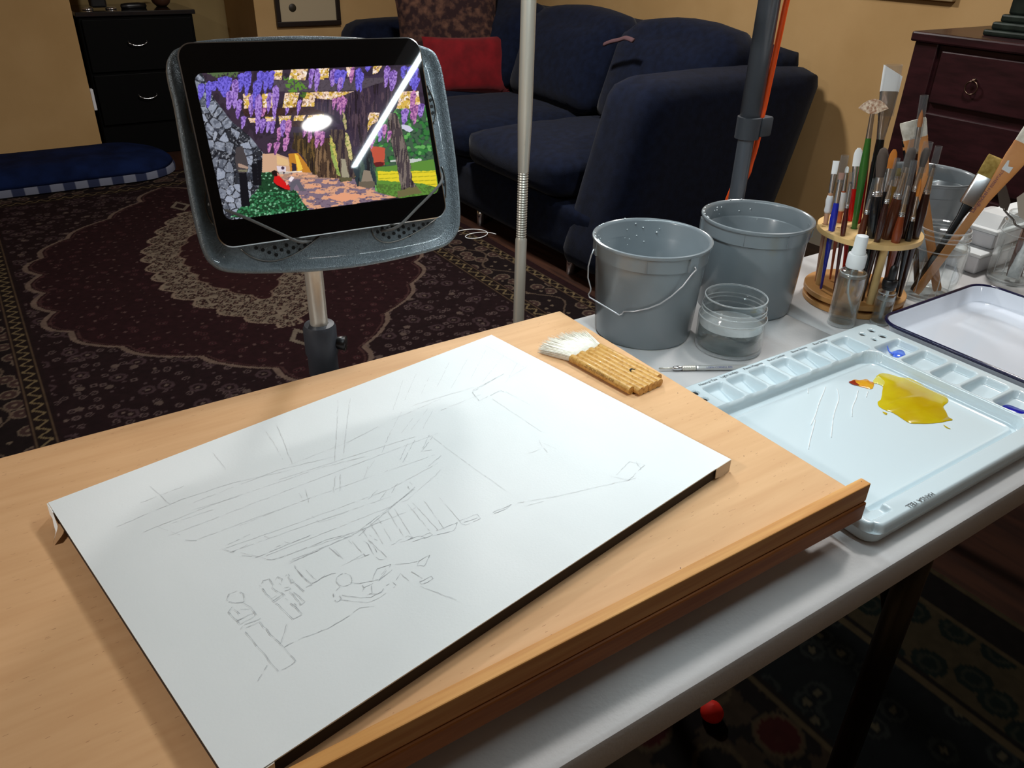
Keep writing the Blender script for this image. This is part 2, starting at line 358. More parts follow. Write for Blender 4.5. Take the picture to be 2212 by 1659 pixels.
struct(G().box(-3.3, 0.636, 5.405, 5.42, 0, 0.09).out('baseboard_left', m_base))
struct(G().box(0.636, 1.64, 5.975, 6.0, 0.90, 0.95).out('trim_1', m_base))
# the ceiling lamp, and three fill lamps added to brighten the room
for i, (x, y) in enumerate(CEIL_FILL):
    t = thing('ceiling_and_fill_lamp', ['round flush ceiling lamp in front of the table', 'round flush fill lamp added on the ceiling above the patterned rug', 'round flush fill lamp added on the side away from the sofa', 'round flush fill lamp added on the ceiling above the brush holder'][i], 'lamp', (x, y, 2.42))
    G().lathe((x, y, 2.42), [(0.15, 0), (0.15, -0.03), (0.14, -0.045), (0.135, -0.045)], 32).out('rim', m_lampwhite, t, True, autosm=40)
    G().lathe((x, y, 2.42), [(0.135, -0.045), (0.132, -0.05), (0.13 if i else 0.07, -0.054)], 32).out('diffuser', m_glow, t, True)

# ---- rugs
def make_rug(name, x0, x1, y0, y1, step, fn, label):
    nx = int((x1 - x0) / step) + 1; ny = int((y1 - y0) / step) + 1
    gx, gy = np.meshgrid(np.linspace(x0, x1, nx), np.linspace(y0, y1, ny)); X = gx.ravel(); Y = gy.ravel()
    Z = 0.011 + 0.0012 * vnoise(X * 260, Y * 260)
    ed = np.minimum.reduce([X - x0, x1 - X, Y - y0, y1 - Y]); Z = np.where(ed < step * 0.6, 0.001, Z)
    o = grid_mesh(name, np.stack([X, Y, Z], 1), nx, ny, fn(X, Y), m_vrug); tag(o, label, 'rug'); return o
def flowers(X, Y, s, k=0):
    d1, d2, cid = voro(X / s, Y / s, k); ring = (d1 > 0.16) & (d1 < 0.27) & (cid > 0.35); dot = (d1 < 0.07) | ((d1 < 0.13) & (cid < 0.3)); return ring, dot, cid
def rug1(X, Y):
    x0, x1, y0, y1 = -0.34, 1.94, 1.8, 5.0; cx, cy = 0.80, 3.40; n = len(X)
    C = np.tile(np.array(lin((58, 30, 34))), (n, 1)); u = np.abs(X - cx); v = np.abs(Y - cy)
    grain = fbm(X * 60, Y * 60, 3)
    # ground of the corners: dark, dense small flowers
    paint(C, np.ones(n, bool), (46, 27, 30)); rg, dt, cid = flowers(X, Y, 0.045, 1); paint(C, rg & (cid > 0.5), (112, 92, 90)); paint(C, dt, (104, 84, 86), 0.8)
    rg2, dt2, c2 = flowers(X + 3, Y + 1, 0.10, 5); paint(C, rg2, (92, 70, 74), 0.8); paint(C, dt2, (126, 106, 98), 0.9)
    # scalloped field outline (half-width as a function of distance along the rug)
    def prof(vv, A): return np.interp(vv, [p[0] for p in A], [p[1] for p in A])
    sc = np.abs(np.sin(v * math.pi / 0.21)) * 0.05
    half = prof(v, [(0, 0.76), (0.38, 0.74), (0.62, 0.60), (0.80, 0.42), (0.95, 0.26), (1.12, 0.14), (1.3, 0.02), (1.34, -0.2)]) + sc - 0.03
    inside = u < half; paint(C, inside, (54, 26, 30)); rg, dt, cid = flowers(X, Y, 0.05, 9)
    paint(C, inside & dt, (120, 92, 88), 0.75); paint(C, inside & rg & (cid > 0.75), (92, 52, 56), 0.8)
    paint(C, (np.abs(u - half) < 0.010), (150, 126, 112), 0.85); paint(C, (np.abs(u - half + 0.022) < 0.004), (96, 64, 62), 0.8)
    # cream medallion with a plain centre
    sc2 = np.abs(np.sin(v * math.pi / 0.12)) * 0.04
    hm = prof(v, [(0, 0.30), (0.25, 0.285), (0.45, 0.20), (0.6, 0.12), (0.76, 0.01), (0.80, -0.2)]) + sc2
    med = u < hm; d1, d2, cid = voro(X / 0.026, Y / 0.026, 11); paint(C, med, (64, 40, 38)); paint(C, med & ((d1 > 0.46) | ((d1 > 0.2) & (d1 < 0.27))), (168, 150, 130), 0.85); paint(C, med & (d1 < 0.14), (150, 120, 104), 0.8)
    paint(C, np.abs(u - hm) < 0.006, (176, 152, 132), 0.8)
    hc = prof(v, [(0, 0.17), (0.2, 0.16), (0.34, 0.09), (0.48, 0.0), (0.5, -0.2)]) + 0.02 * np.abs(np.sin(v * 30)); ce = u < hc
    paint(C, ce, (62, 30, 32)); paint(C, ce & dt, (130, 100, 92), 0.7); paint(C, np.abs(u - hc) < 0.005, (150, 124, 108), 0.8)
    # pendant below the medallion
    pd = (u < 0.05) & (np.abs(v - 0.88) < 0.09) & (u / 0.05 + np.abs(v - 0.88) / 0.09 < 1); paint(C, pd, (150, 134, 118)); paint(C, pd & (u / 0.05 + np.abs(v - 0.88) / 0.09 < 0.6), (50, 28, 30))
    # borders
    e = np.minimum.reduce([X - x0, x1 - X, Y - y0, y1 - Y]); T = np.where((np.minimum(X - x0, x1 - X) < np.minimum(Y - y0, y1 - Y)), Y, X)
    bd = e < 0.335; paint(C, bd, (44, 27, 28))
    main = (e > 0.09) & (e < 0.26); paint(C, main, (38, 26, 27)); d1, d2, cid = voro(X / 0.075, Y / 0.075, 21)
    paint(C, main & (d1 < 0.36) & (cid > 0.3), (86, 62, 58)); paint(C, main & (np.abs(d1 - 0.36) < 0.045) & (cid > 0.3), (142, 122, 104), 0.8); paint(C, main & (d1 < 0.1), (150, 130, 110), 0.8)
    vine = np.abs((e - 0.175) - 0.045 * np.sin(T * 2 * math.pi / 0.3)) < 0.005; paint(C, vine & bd, (126, 106, 90), 0.8)
    for a, b in ((0.265, 0.318), (0.045, 0.085)):
        st = (e > a) & (e < b); paint(C, st, (40, 27, 24)); mid = (a + b) / 2; wv = np.abs((e - mid) - 0.013 * np.sin(T * 2 * math.pi / 0.055)) < 0.0055
        paint(C, st & wv, (156, 134, 98), 0.85); paint(C, (np.abs(e - a) < 0.003) | (np.abs(e - b) < 0.003), (120, 96, 74), 0.8)
    paint(C, e < 0.04, (52, 26, 28))
    return C * (0.23 + 0.20 * grain)[:, None]
make_rug('patterned_rug', -0.34, 1.94, 1.8, 5.0, 0.0052, rug1, 'large burgundy medallion rug with scalloped outline spread in front of the navy sofa')
def rug2(X, Y):
    n = len(X); x1 = 1.64; e = x1 - X; C = np.tile(np.array(lin((30, 27, 26))), (n, 1)); grain = fbm(X * 70, Y * 70, 3)
    d1, d2, cid = voro(X / 0.11, Y / 0.11, 31); fn = fbm(X * 26, Y * 26, 8)
    field = e > 0.62; paint(C, field & (fn > 0.56), (74, 62, 48), 0.7); paint(C, field & (cid > 0.6) & (d1 < 0.4), (74, 26, 24), 0.8); paint(C, field & (np.abs(d1 - 0.4) < 0.05), (96, 84, 62), 0.6)
    bd = (e > 0.13) & (e < 0.31); d1, d2, cid = voro(X / 0.10, Y / 0.10, 41); paint(C, bd, (74, 66, 48)); paint(C, bd & (d1 < 0.36), (24, 38, 34)); paint(C, bd & (np.abs(d1 - 0.2) < 0.04), (66, 66, 54), 0.5)
    b2 = (e > 0.34) & (e < 0.60); paint(C, b2, (24, 30, 32)); d1, d2, cid = voro(X / 0.085, Y / 0.085, 51); paint(C, b2 & (np.abs(d1 - 0.26) < 0.05), (60, 66, 62), 0.5); paint(C, b2 & (d1 < 0.1), (96, 90, 70), 0.8)
    for a, wd in ((0.0, 0.024), (0.115, 0.014), (0.32, 0.016), (0.61, 0.014)): paint(C, (e > a) & (e < a + wd), (96, 84, 60), 0.8)
    return C * (0.28 + 0.22 * grain)[:, None]
make_rug('dark_rug', -0.6, 1.64, -0.9, 1.55, 0.0062, rug2, 'dark green and red bordered rug lying under the folding table')

# ---- sofa
sf = thing('sofa', 'dark navy upholstered sofa with raked back standing along the tan wall', 'sofa', (2.6, 3.5, 0))
def puff(x0, x1, y0, y1, z0, z1, r=0.08, seg=10, bulge=0.02, rake=0.0, top_sag=0.0):
    """rounded upholstery block; rake pushes the top in +x"""
    g = G(); b = bmesh.new(); bmesh.ops.create_cube(b, size=1); bmesh.ops.subdivide_edges(b, edges=b.edges[:], cuts=seg, use_grid_fill=True)
    hx, hy, hz = (x1 - x0) / 2, (y1 - y0) / 2, (z1 - z0) / 2
    for v in b.verts:
        p = Vector((v.co.x * 2 * hx, v.co.y * 2 * hy, v.co.z * 2 * hz)); rr = min(r, hx, hy, hz)
        q = Vector((max(-hx + rr, min(hx - rr, p.x)), max(-hy + rr, min(hy - rr, p.y)), max(-hz + rr, min(hz - rr, p.z)))); d = p - q
        if d.length > 1e-6: p = q + d.normalized() * rr
        f = (1 - (v.co.x * 2) ** 2) * (1 - (v.co.y * 2) ** 2); g1 = (1 - (v.co.y * 2) ** 2) * (1 - (v.co.z * 2) ** 2)
        p.z += bulge * f * (1 if v.co.z > 0 else -0.3); p.x += bulge * g1 * (1 if v.co.x > 0 else -1)
        t = (p.z + hz) / (2 * hz); p.x += rake * t
        p += Vector((1, 1, 1)) * 0.004 * (random.random() - 0.5)
        v.co = p + Vector(((x0 + x1) / 2, (y0 + y1) / 2, (z0 + z1) / 2))
    b.verts.index_update(); g.add([v.co[:] for v in b.verts], [[v.index for v in f.verts] for f in b.faces]); b.free(); return g
puff(1.99, 2.98, 2.42, 4.95, 0.07, 0.30, 0.03, 6, 0).out('sofa_base', m_sofa, sf, True)
puff(1.95, 2.98, 2.30, 2.60, 0.05, 0.80, 0.08, 10, 0.012, rake=0.22).out('armrest', m_sofa, sf, True)
puff(1.95, 2.97, 4.85, 5.12, 0.05, 0.78, 0.08, 10, 0.012, rake=0.14).out('armrest', m_sofa, sf, True)
puff(2.80, 3.02, 2.42, 5.08, 0.07, 0.88, 0.07, 10, 0.02, rake=0.16).out('backrest', m_sofa, sf, True)
for y0, y1 in ((2.61, 3.36), (3.365, 4.11), (4.115, 4.84)):
    puff(1.96, 2.80, y0, y1, 0.30, 0.47, 0.06, 8, 0.03).out('seat_cushion', m_sofa, sf, True)
for y0, y1, z1 in ((2.50, 3.25, 0.91), (3.26, 4.05, 0.905), (4.06, 4.82, 0.90)):
    puff(2.60, 2.86, y0, y1, 0.47, z1, 0.09, 8, 0.05, rake=0.16).out('back_cushion', m_sofa, sf, True)
for x, y in ((2.02, 2.55), (2.02, 3.3), (2.02, 4.9), (2.9, 2.4), (2.9, 4.9)):
    G().lathe((x, y, 0), [(0.018, 0), (0.02, 0.055), (0.02, 0.075)], 12, True, True).out('foot', m_chrome, sf, True)
def pillow(name, c, w, h, d, n, up, m, label, cat='cushion'):
    n = Vector(n).normalized(); up = Vector(up); up = (up - n * up.dot(n)).normalized(); s = up.cross(n); g = G(); K = 14; V = []
    for side in (1, -1):
        for j in range(K + 1):
            for i in range(K + 1):
                a, b = i / K * 2 - 1, j / K * 2 - 1; th = ((1 - a ** 4) * (1 - b ** 4)) ** 0.5; pin = 1 - 0.07 * (a * a * (1 - b * b) + b * b * (1 - a * a)) * 0 - 0.06 * (1 - a * a) * b * b - 0.06 * (1 - b * b) * a * a
                V.append(Vector(c) + s * a * w / 2 * pin + up * b * h / 2 * pin + n * side * (d / 2 * th + 0.004 * math.sin(7 * a + 3 * b) * th))
    F = []; q = (K + 1) ** 2
    for sd in (0, 1):
        for j in range(K):
            for i in range(K):
                k = sd * q + j * (K + 1) + i; f = (k, k + 1, k + K + 2, k + K + 1); F.append(f if sd == 0 else tuple(reversed(f)))
    g.add(V, F); o = g.out(name, m, None, True); tag(o, label, cat); return o
pillow('throw_pillow', ony(968, 66, 4.42) + Vector((0.0, 0, 0.0)), 0.60, 0.46, 0.16, (-0.42, -0.9, 0.25), (0, 0.1, 1), m_tap, 'dark brown patterned throw pillow at the far end of the navy sofa')
pillow('throw_pillow', ony(1008, 142, 4.22), 0.50, 0.32, 0.13, (-0.30, -0.93, 0.3), (0.03, 0.1, 1), m_red, 'dark red throw pillow leaning on the brown patterned one')
G().tube(smooth_path([onx(x, y, 2.60) for x, y in ((1305, 96), (1320, 90), (1338, 86), (1352, 82), (1368, 88))], 4), [0.012] * 17, 8, flat=0.6).out('sock', mat('dusty_pink_cloth', (88, 62, 66), 0.9), None, True)
tag(bpy.data.objects['sock'], 'small dusty pink cloth lying on the dark sofa back', 'cloth')
# cord heap by the sofa foot
pc = F0 = onz(1045, 512, 0.016)
tag(G().tube(smooth_path([pc + Vector((0.07 * math.cos(a) - 0.02 * a / 6, 0.05 * math.sin(a) + 0.01 * a, 0.002)) for a in np.linspace(0, 9, 14)], 4), 0.0022, 6).out('cable', m_white, None, True), 'thin white cable coiled on the rug at the foot of the sofa', 'cable')

# ---- dog bed
bx = thing('pet_bed', 'low navy fleece pet bed with blue plaid side beside the tan wall', 'pet bed', (0.0, 5.1, 0))
def bedring(z, s): return [Vector((0.10 + p[0] * s * (1), 5.10 + p[1] * s, z)) for p in rrect(0.86, 0.285, 0.26, 8)]
G().rings([bedring(0.013, 0.97), bedring(0.02, 1.0), bedring(0.05, 1.0), bedring(0.062, 0.985)]).out('plaid_side', m_plaid, bx, True, autosm=50)
nt = m_plaid.node_tree; tc = N(nt, 'ShaderNodeTexCoord'); wv = N(nt, 'ShaderNodeTexWave'); wv.inputs['Scale'].default_value = 2.6; wv.inputs['Distortion'].default_value = 0.4
cr = N(nt, 'ShaderNodeValToRGB'); cr.color_ramp.interpolation = 'LINEAR'; cr.color_ramp.elements[0].position = 0.4; cr.color_ramp.elements[1].position = 0.55; cr.color_ramp.elements[0].color = (*lin((30, 38, 66)), 1); cr.color_ramp.elements[1].color = (*lin((104, 108, 124)), 1)
nt.links.new(tc.outputs['Object'], wv.inputs[0]); nt.links.new(wv.outputs[0], cr.inputs[0]); nt.links.new(cr.outputs[0], nt.nodes['Principled BSDF'].inputs[0])
R = []
for k in range(8):
    t = k / 7; s = math.cos(t * math.pi / 2 * 0.98) ** 0.35 * 0.99; z = 0.060 + 0.085 * math.sin(t * math.pi / 2)
    R.append([p + Vector((0, 0, 0.006 * math.sin(p.x * 14 + p.y * 9))) for p in bedring(z, max(s, 0.12))])
G().rings(R).out('cushion_top', m_bed, bx, True)

# ---- black cabinet in the alcove
cb = thing('cabinet', 'black lacquered cabinet standing in the wall recess', 'cabinet', (1.1, 5.7, 0))
CY0 = 5.47
G().box(0.665, 1.30, CY0 + 0.02, 5.95, 0.0, 0.80, 0.006).out('body', m_blackwood, cb)
G().box(0.655, 1.315, CY0, 5.96, 0.80, 0.825, 0.004).out('cabinet_top', mat('black_cabinet_top', (30, 30, 34), 0.12, coat=0.6), cb)
for k, (z0, z1) in enumerate(((0.50, 0.785), (0.20, 0.485))):
    d = G().box(0.68, 1.285, CY0 + 0.0, CY0 + 0.022, z0, z1, 0.004).out('drawer', m_blackwood, cb)
    zc = (z0 + z1) / 2 + 0.003; P = [(0.905, CY0, zc + 0.02), (0.905, CY0 - 0.02, zc + 0.012), (0.925, CY0 - 0.022, zc), (0.955, CY0 - 0.024, zc - 0.004), (0.985, CY0 - 0.022, zc), (1.005, CY0 - 0.02, zc + 0.012), (1.005, CY0, zc + 0.02)]
    G().tube(smooth_path(P, 3), 0.0028, 6).out('drawer_handle', m_chrome, d, True)
sx = ony(199, 28, 5.66)
st = thing('speaker', 'black column speaker with two chrome feet on the black cabinet', 'speaker', (0.80, 5.62, 0.825))
G().box(0.765, 0.85, 5.59, 5.68, 0.836, 1.12, 0.01).out('speaker_body', m_blackpl, st)
for x in (0.745, 0.87): G().lathe((x, 5.61, 0.825), [(0.0, 0), (0.03, 0), (0.032, 0.006), (0.02, 0.013), (0.0, 0.014)], 16).out('chrome_foot', m_chrome, st, True)
tag(G().lathe((1.0, 5.63, 0.838), [(0.0, -0.075), (0.014, -0.07), (0.019, -0.03), (0.02, 0.03), (0.015, 0.07), (0.0, 0.078)], 14, axis=(1, 0.12, 0)).out('glasses_case', m_blackpl, None, True), 'small black case lying on the cabinet top', 'case')
vs = thing('vase', 'round dark terracotta vase standing at the back of the black cabinet', 'vase', (1.18, 5.72, 0.825))
G().lathe((1.18, 5.72, 0.825), [(0.0, 0.001), (0.03, 0.001), (0.05, 0.02), (0.062, 0.055), (0.05, 0.09), (0.032, 0.11), (0.036, 0.125)], 24).out('vase_body', mat('dark_terracotta', (74, 48, 36), 0.35), vs, True)
G().box(0.637, 0.655, 5.425, 5.465, 0.30, 0.42, 0.004).out('wall_plug', m_cream); tag(bpy.data.objects['wall_plug'], 'small white plug-in unit on the edge of the tan wall', 'plug')

# ---- framed certificate
fa = ony(600, 62, 5.33); fb = ony(737, 50, 5.33)
x0, x1, zb = fa.x, fb.x, (fa.z + fb.z) / 2; Hh = 0.42
pf = thing('framed_certificate', 'thin dark framed certificate with round seal on the back wall', 'picture', ((x0 + x1) / 2, 5.34, zb + Hh / 2))
g = G()
for a in ((x0, x1, zb, zb + 0.028), (x0, x1, zb + Hh - 0.028, zb + Hh), (x0, x0 + 0.028, zb + 0.028, zb + Hh - 0.028), (x1 - 0.028, x1, zb + 0.028, zb + Hh - 0.028)): g.box(a[0], a[1], 5.322, 5.349, a[2], a[3], 0.003)
g.out('frame', m_frame, pf)
G().box(x0 + 0.026, x1 - 0.026, 5.336, 5.346, zb + 0.026, zb + Hh - 0.026).out('certificate', m_pale, pf)
sp = ony(632, 17, 5.334); G().lathe((sp.x, 5.3355, sp.z), [(0.0, 0.002), (0.022, 0.002), (0.024, 0)], 24, axis=(0, -1, 0)).out('seal', mat('dark_seal', (46, 40, 30), 0.5), pf, True)
g = G()
for k in range(4): zz = zb + 0.16 + k * 0.03; g.box(sp.x + 0.05 + 0.02 * (k % 2), x1 - 0.08 - 0.03 * (k % 3), 5.3345, 5.3358, zz, zz + 0.004)
g.out('printed_lines', mat('faint_print', (140, 124, 100), 0.8), pf)
pr = onx(1998, 0, 3.29); pr2 = onx(2057, 4, 3.29)
tag(G().box(3.272, 3.298, pr2.y - 0.01, pr.y + 0.5, pr2.z, pr2.z + 0.4, 0.004).out('wall_art', mat('beige_panel', (150, 128, 92), 0.6)), 'beige flat panel hanging on the side wall above the dresser', 'picture')

# ---- dresser at the right wall
DX = 2.60
dr = thing('dresser', 'dark mahogany dresser with brass ring pulls beside the tan wall', 'dresser', (2.95, 1.05, 0))
Y1 = 1.59; TZ1 = 1.048
G().box(DX + 0.012, 3.27, 0.30, Y1 - 0.006, 0.06, TZ1 - 0.03, 0.004).out('carcass', m_mahog, dr)
G().box(DX - 0.012, 3.285, 0.28, Y1 + 0.008, TZ1 - 0.03, TZ1, 0.006).out('dresser_top', m_mahog, dr)
G().box(DX - 0.002, DX + 0.03, 0.30, 0.37, 0.06, TZ1 - 0.03, 0.003).out('corner_post', m_mahog, dr)
G().box(DX - 0.002, DX + 0.03, Y1 - 0.085, Y1 - 0.006, 0.06, TZ1 - 0.03, 0.003).out('corner_post', m_mahog, dr)
G().box(DX + 0.02, 3.26, 0.33, Y1 - 0.03, 0, 0.06).out('plinth', m_mahog, dr)
for z0, z1 in ((0.845, 1.0), (0.62, 0.815), (0.38, 0.595), (0.12, 0.355)):
    d = G().box(DX + 0.0, DX + 0.03, 0.39, Y1 - 0.10, z0, z1, 0.004).out('drawer', m_mahog, dr)
    for yc in ((0.62, 1.36) if z0 > 0.8 else ()):
        zc = (z0 + z1) / 2 - 0.012; rim = [Vector((DX - 0.010, yc + 0.019 * math.cos(a), zc + 0.019 * math.sin(a))) for a in np.linspace(0, 2 * math.pi, 25)]
        G().tube(rim, 0.0022, 6, False).lathe((DX, yc, zc + 0.021), [(0.0065, 0), (0.0065, -0.006), (0.004, -0.012), (0, -0.013)], 10, axis=(1, 0, 0)).out('ring_pull', mat('antique_brass', (120, 100, 86), 0.3, metal=1) if 'antique_brass' not in MATS else MATS['antique_brass'], d, True)
ck = thing('mantel_clock', 'dark green stepped ornament standing on top of the dresser', 'ornament', (2.85, 1.3, TZ1))
by = 1.425
g = G(); cxm, cym = 2.80, by - 0.13
for hw, z0, z1 in ((0.135, 0, 0.018), (0.12, 0.018, 0.04), (0.105, 0.04, 0.062), (0.092, 0.062, 0.20)): g.box(cxm - hw * 0.8, cxm + hw * 0.8, cym - hw, cym + hw, TZ1 + z0, TZ1 + z1, 0.006)
g.out('stepped_case', m_dkgreen, ck)
G().lathe((cxm - 0.075, cym - 0.01, TZ1 + 0.12), [(0.0, 0.006), (0.05, 0.006), (0.056, 0.0)], 32, axis=(-1, 0, 0)).out('dial', mat('old_dial', (120, 108, 80), 0.5), ck, True)

# ================================================================== STANDS AND POLES
# tablet pose (12.9 inch tablet; corners solved from the photograph)
TL = Vector((0.199, 0.937, 1.191)); TR = Vector((0.480, 0.929, 1.186)); BR = Vector((0.474, 0.853, 0.984)); BL = Vector((0.193, 0.861, 0.989))
TC = (TL + TR + BR + BL) / 4; ta = ((TR - TL) + (BR - BL)).normalized(); tb = ((TL - BL) + (TR - BR)); tb = (tb - ta * tb.dot(ta)).normalized(); tn = ta.cross(tb).normalized()
if tn.dot(CAM - TC) < 0: tn = -tn
def TP(a, b, c): return TC + ta * a + tb * b + tn * c
def tpx(x, y, c=0.0):
    P = onpl(x, y, TC + tn * c, tn); d = P - TC; return (d.dot(ta), d.dot(tb))
HW, HH = 0.1403, 0.1074
sd = thing('tablet_stand', 'grey hammered plastic tray on a steel pole holding the tablet', 'stand', (0.343, 1.0, 0))
outp = [(361, 150), (363, 128), (372, 112), (384, 104), (420, 90), (480, 83), (560, 79), (640, 77), (740, 79), (860, 88), (915, 100), (938, 112), (950, 135), (958, 165), (972, 250), (985, 340), (993, 420), (995, 470), (990, 500), (975, 522), (950, 537), (880, 556), (790, 574), (700, 585), (600, 590), (520, 590), (482, 585), (460, 572), (445, 553), (430, 510), (412, 430), (395, 330), (378, 230), (366, 180)]
CB = -0.014; op = [tpx(x, y, CB) for x, y in outp]; op = [Vector((p[0], p[1], 0)) for p in op]; op2 = smooth_path(op + [op[0]], 4)[:-1]; cen = Vector((sum(p.x for p in op2), sum(p.y for p in op2), 0)) / len(op2)
def tring(s, c): 
    out = []; n = len(op2)
    for i, p in enumerate(op2):
        t = (op2[(i + 1) % n] - op2[i - 1]).normalized(); nn = Vector((-t.y, t.x, 0)); nn = nn if nn.dot(cen - p) > 0 else -nn
        q = p + nn * s; out.append(TP(q.x, q.y, c))
    return out
fixn(G().rings([tring(0.004, CB - 0.016), tring(0.0, CB - 0.010), tring(0.0, CB - 0.001), tring(0.0015, CB + 0.002), tring(0.0045, CB + 0.0022), tring(0.009, CB - 0.002), tring(0.015, CB - 0.004), tring(0.022, CB - 0.0035)]).out('tray', m_ham, sd, True, autosm=60))
def cropA(x, y): return (340 + x / 3.073, 60 + y / 3.073)
HO = [(700, 1475), (743, 1492), (790, 1507), (780, 1460), (825, 1475), (870, 1490), (857, 1443), (903, 1460), (948, 1475), (980, 1443), (937, 1430), (1015, 1418), (655, 1462),
      (1462, 1355), (1500, 1372), (1537, 1392), (1492, 1330), (1530, 1338), (1570, 1365), (1607, 1385), (1560, 1325), (1600, 1342), (1637, 1360), (1674, 1380), (1632, 1322), (1668, 1335), (1705, 1353), (1700, 1312), (1737, 1330), (1765, 1305), (1797, 1300),
      (1806, 437), (1813, 480), (1820, 522), (1828, 565), (1905, 1040), (1902, 1000)]
CS = CB - 0.0034
for i, (hx, hy) in enumerate(HO):
    a, b = tpx(*cropA(hx, hy), c=CS); o = G().lathe(TP(a, b, CS), [(0.0021, 0.0006), (0.0021, 0.0), (0.0014, -0.002)], 10, True, True, axis=tn).out('vent_hole', m_hole, sd)
# grille discs: shallow crescents around the two groups of holes
for cxp, cyp, rad in ((268, 478, 0), ):
    pass
for (ax, ay), (bx_, by_), (cx_, cy_) in (((555, 1470), (790, 1545), (1075, 1385)), ((1420, 1345), (1560, 1422), (1850, 1270)), ((1790, 385), (1845, 530), (1828, 640)), ((190, 480), (205, 600), (240, 700)), ((330, 1075), (322, 1200), (375, 1310)), ((1885, 920), (1910, 1010), (1912, 1130))):
    P = [tpx(*cropA(u, v), c=CS) for u, v in ((ax, ay), (bx_, by_), (cx_, cy_))]; pts = []
    for t in np.linspace(0, 1, 13):
        a = [(1 - t) ** 2 * P[0][k] + 2 * t * (1 - t) * (2 * P[1][k] - 0.5 * P[0][k] - 0.5 * P[2][k]) + t * t * P[2][k] for k in (0, 1)]; pts.append(TP(a[0], a[1], CS + 0.0004))
    G().tube(pts, 0.0009, 6).out('moulded_edge', m_steel_d, sd, True)
for P in ([(455, 438), (520, 466), (600, 502), (645, 522), (680, 518)], [(963, 372), (950, 398), (900, 450), (858, 490), (832, 497)]):
    pts = []
    for k, (x, y) in enumerate(P): a, b = tpx(x, y, c=0.004); pts.append(TP(a, b, 0.0045 if 0 < k < len(P) - 1 else (-0.010)))
    G().tube(smooth_path(pts, 4), 0.0017, 8).out('elastic_cord', m_cord, sd, True)
PX, PY = 0.343, 1.0
G().lathe((PX, PY, 0), [(0.0125, 0.02), (0.0125, 1.045)], 24, True, True).out('pole', m_steel, sd, True, autosm=40)
zt = ony(688, 700, PY).z
G().lathe((PX, PY, 0), [(0.0165, zt - 0.36), (0.0175, zt - 0.085), (0.0215, zt - 0.078), (0.0215, zt - 0.05), (0.0235, zt - 0.045), (0.0235, zt - 0.006), (0.021, zt), (0.013, zt + 0.001)], 28, True).out('collar', m_collar, sd, True, autosm=35)
G().lathe((PX + 0.02, PY - 0.012, zt - 0.03), [(0.009, 0), (0.011, 0.012), (0.0, 0.013)], 12, axis=(0.8, -0.6, 0)).out('collar_knob', m_blackpl, sd, True)
G().lathe((PX, PY, 0), [(0.019, 0.02), (0.019, zt - 0.36)], 20, True, True).out('lower_tube', m_collar, sd, True)
G().lathe((PX, PY + 0.0, 0.0128), [(0.15, 0.0), (0.15, 0.012), (0.03, 0.024), (0.0, 0.024)], 32, True).out('base_disc', m_blackpl, sd, True, autosm=40)
hub = TP(0.01, -0.03, CB - 0.016)
G().tube([Vector((PX, PY, 1.03)), hub], 0.013, 10).out('ball_joint', m_collar, sd, True)
# tablet
tb_ = thing('tablet', 'large black tablet showing a wisteria arbour photo in the grey holder', 'tablet', TP(0, -HH, -0.006))
rr = rrect(HW, HH, 0.0165, 8); r2 = rrect(HW - 0.0012, HH - 0.0012, 0.0155, 8)
fixn(G().rings([[TP(a, b, -0.0066) for a, b in r2], [TP(a, b, -0.0056) for a, b in rr], [TP(a, b, -0.0006) for a, b in rr], [TP(a, b, 0.0) for a, b in r2]], True, True, False).out('tablet_body', m_tabmetal, tb_, True, autosm=40))
G().add([TP(a, b, -0.0001) for a, b in r2], [tuple(range(len(r2)))]).out('screen_bezel', m_bezel, tb_)
C4 = [tpx(418, 158), tpx(905, 139), tpx(949, 416), tpx(486, 479)]
sx0 = (C4[0][0] + C4[3][0]) / 2; sx1 = (C4[1][0] + C4[2][0]) / 2; sy1 = (C4[0][1] + C4[1][1]) / 2; sy0 = (C4[2][1] + C4[3][1]) / 2
NX, NY = 470, 310; ga, gb = np.meshgrid(np.linspace(sx0, sx1, NX), np.linspace(sy0, sy1, NY)); A_ = ga.ravel(); B_ = gb.ravel()
P3 = np.array(TC)[None] + A_[:, None] * np.array(ta) + B_[:, None] * np.array(tb) + np.array(tn)[None] * 0.00012
vv = P3 - np.array(CAM); zz = vv @ np.array(CF); QX = CX + FPX * (vv @ np.array(CR)) / zz; QY = CY - FPX * (vv @ np.array(CU)) / zz

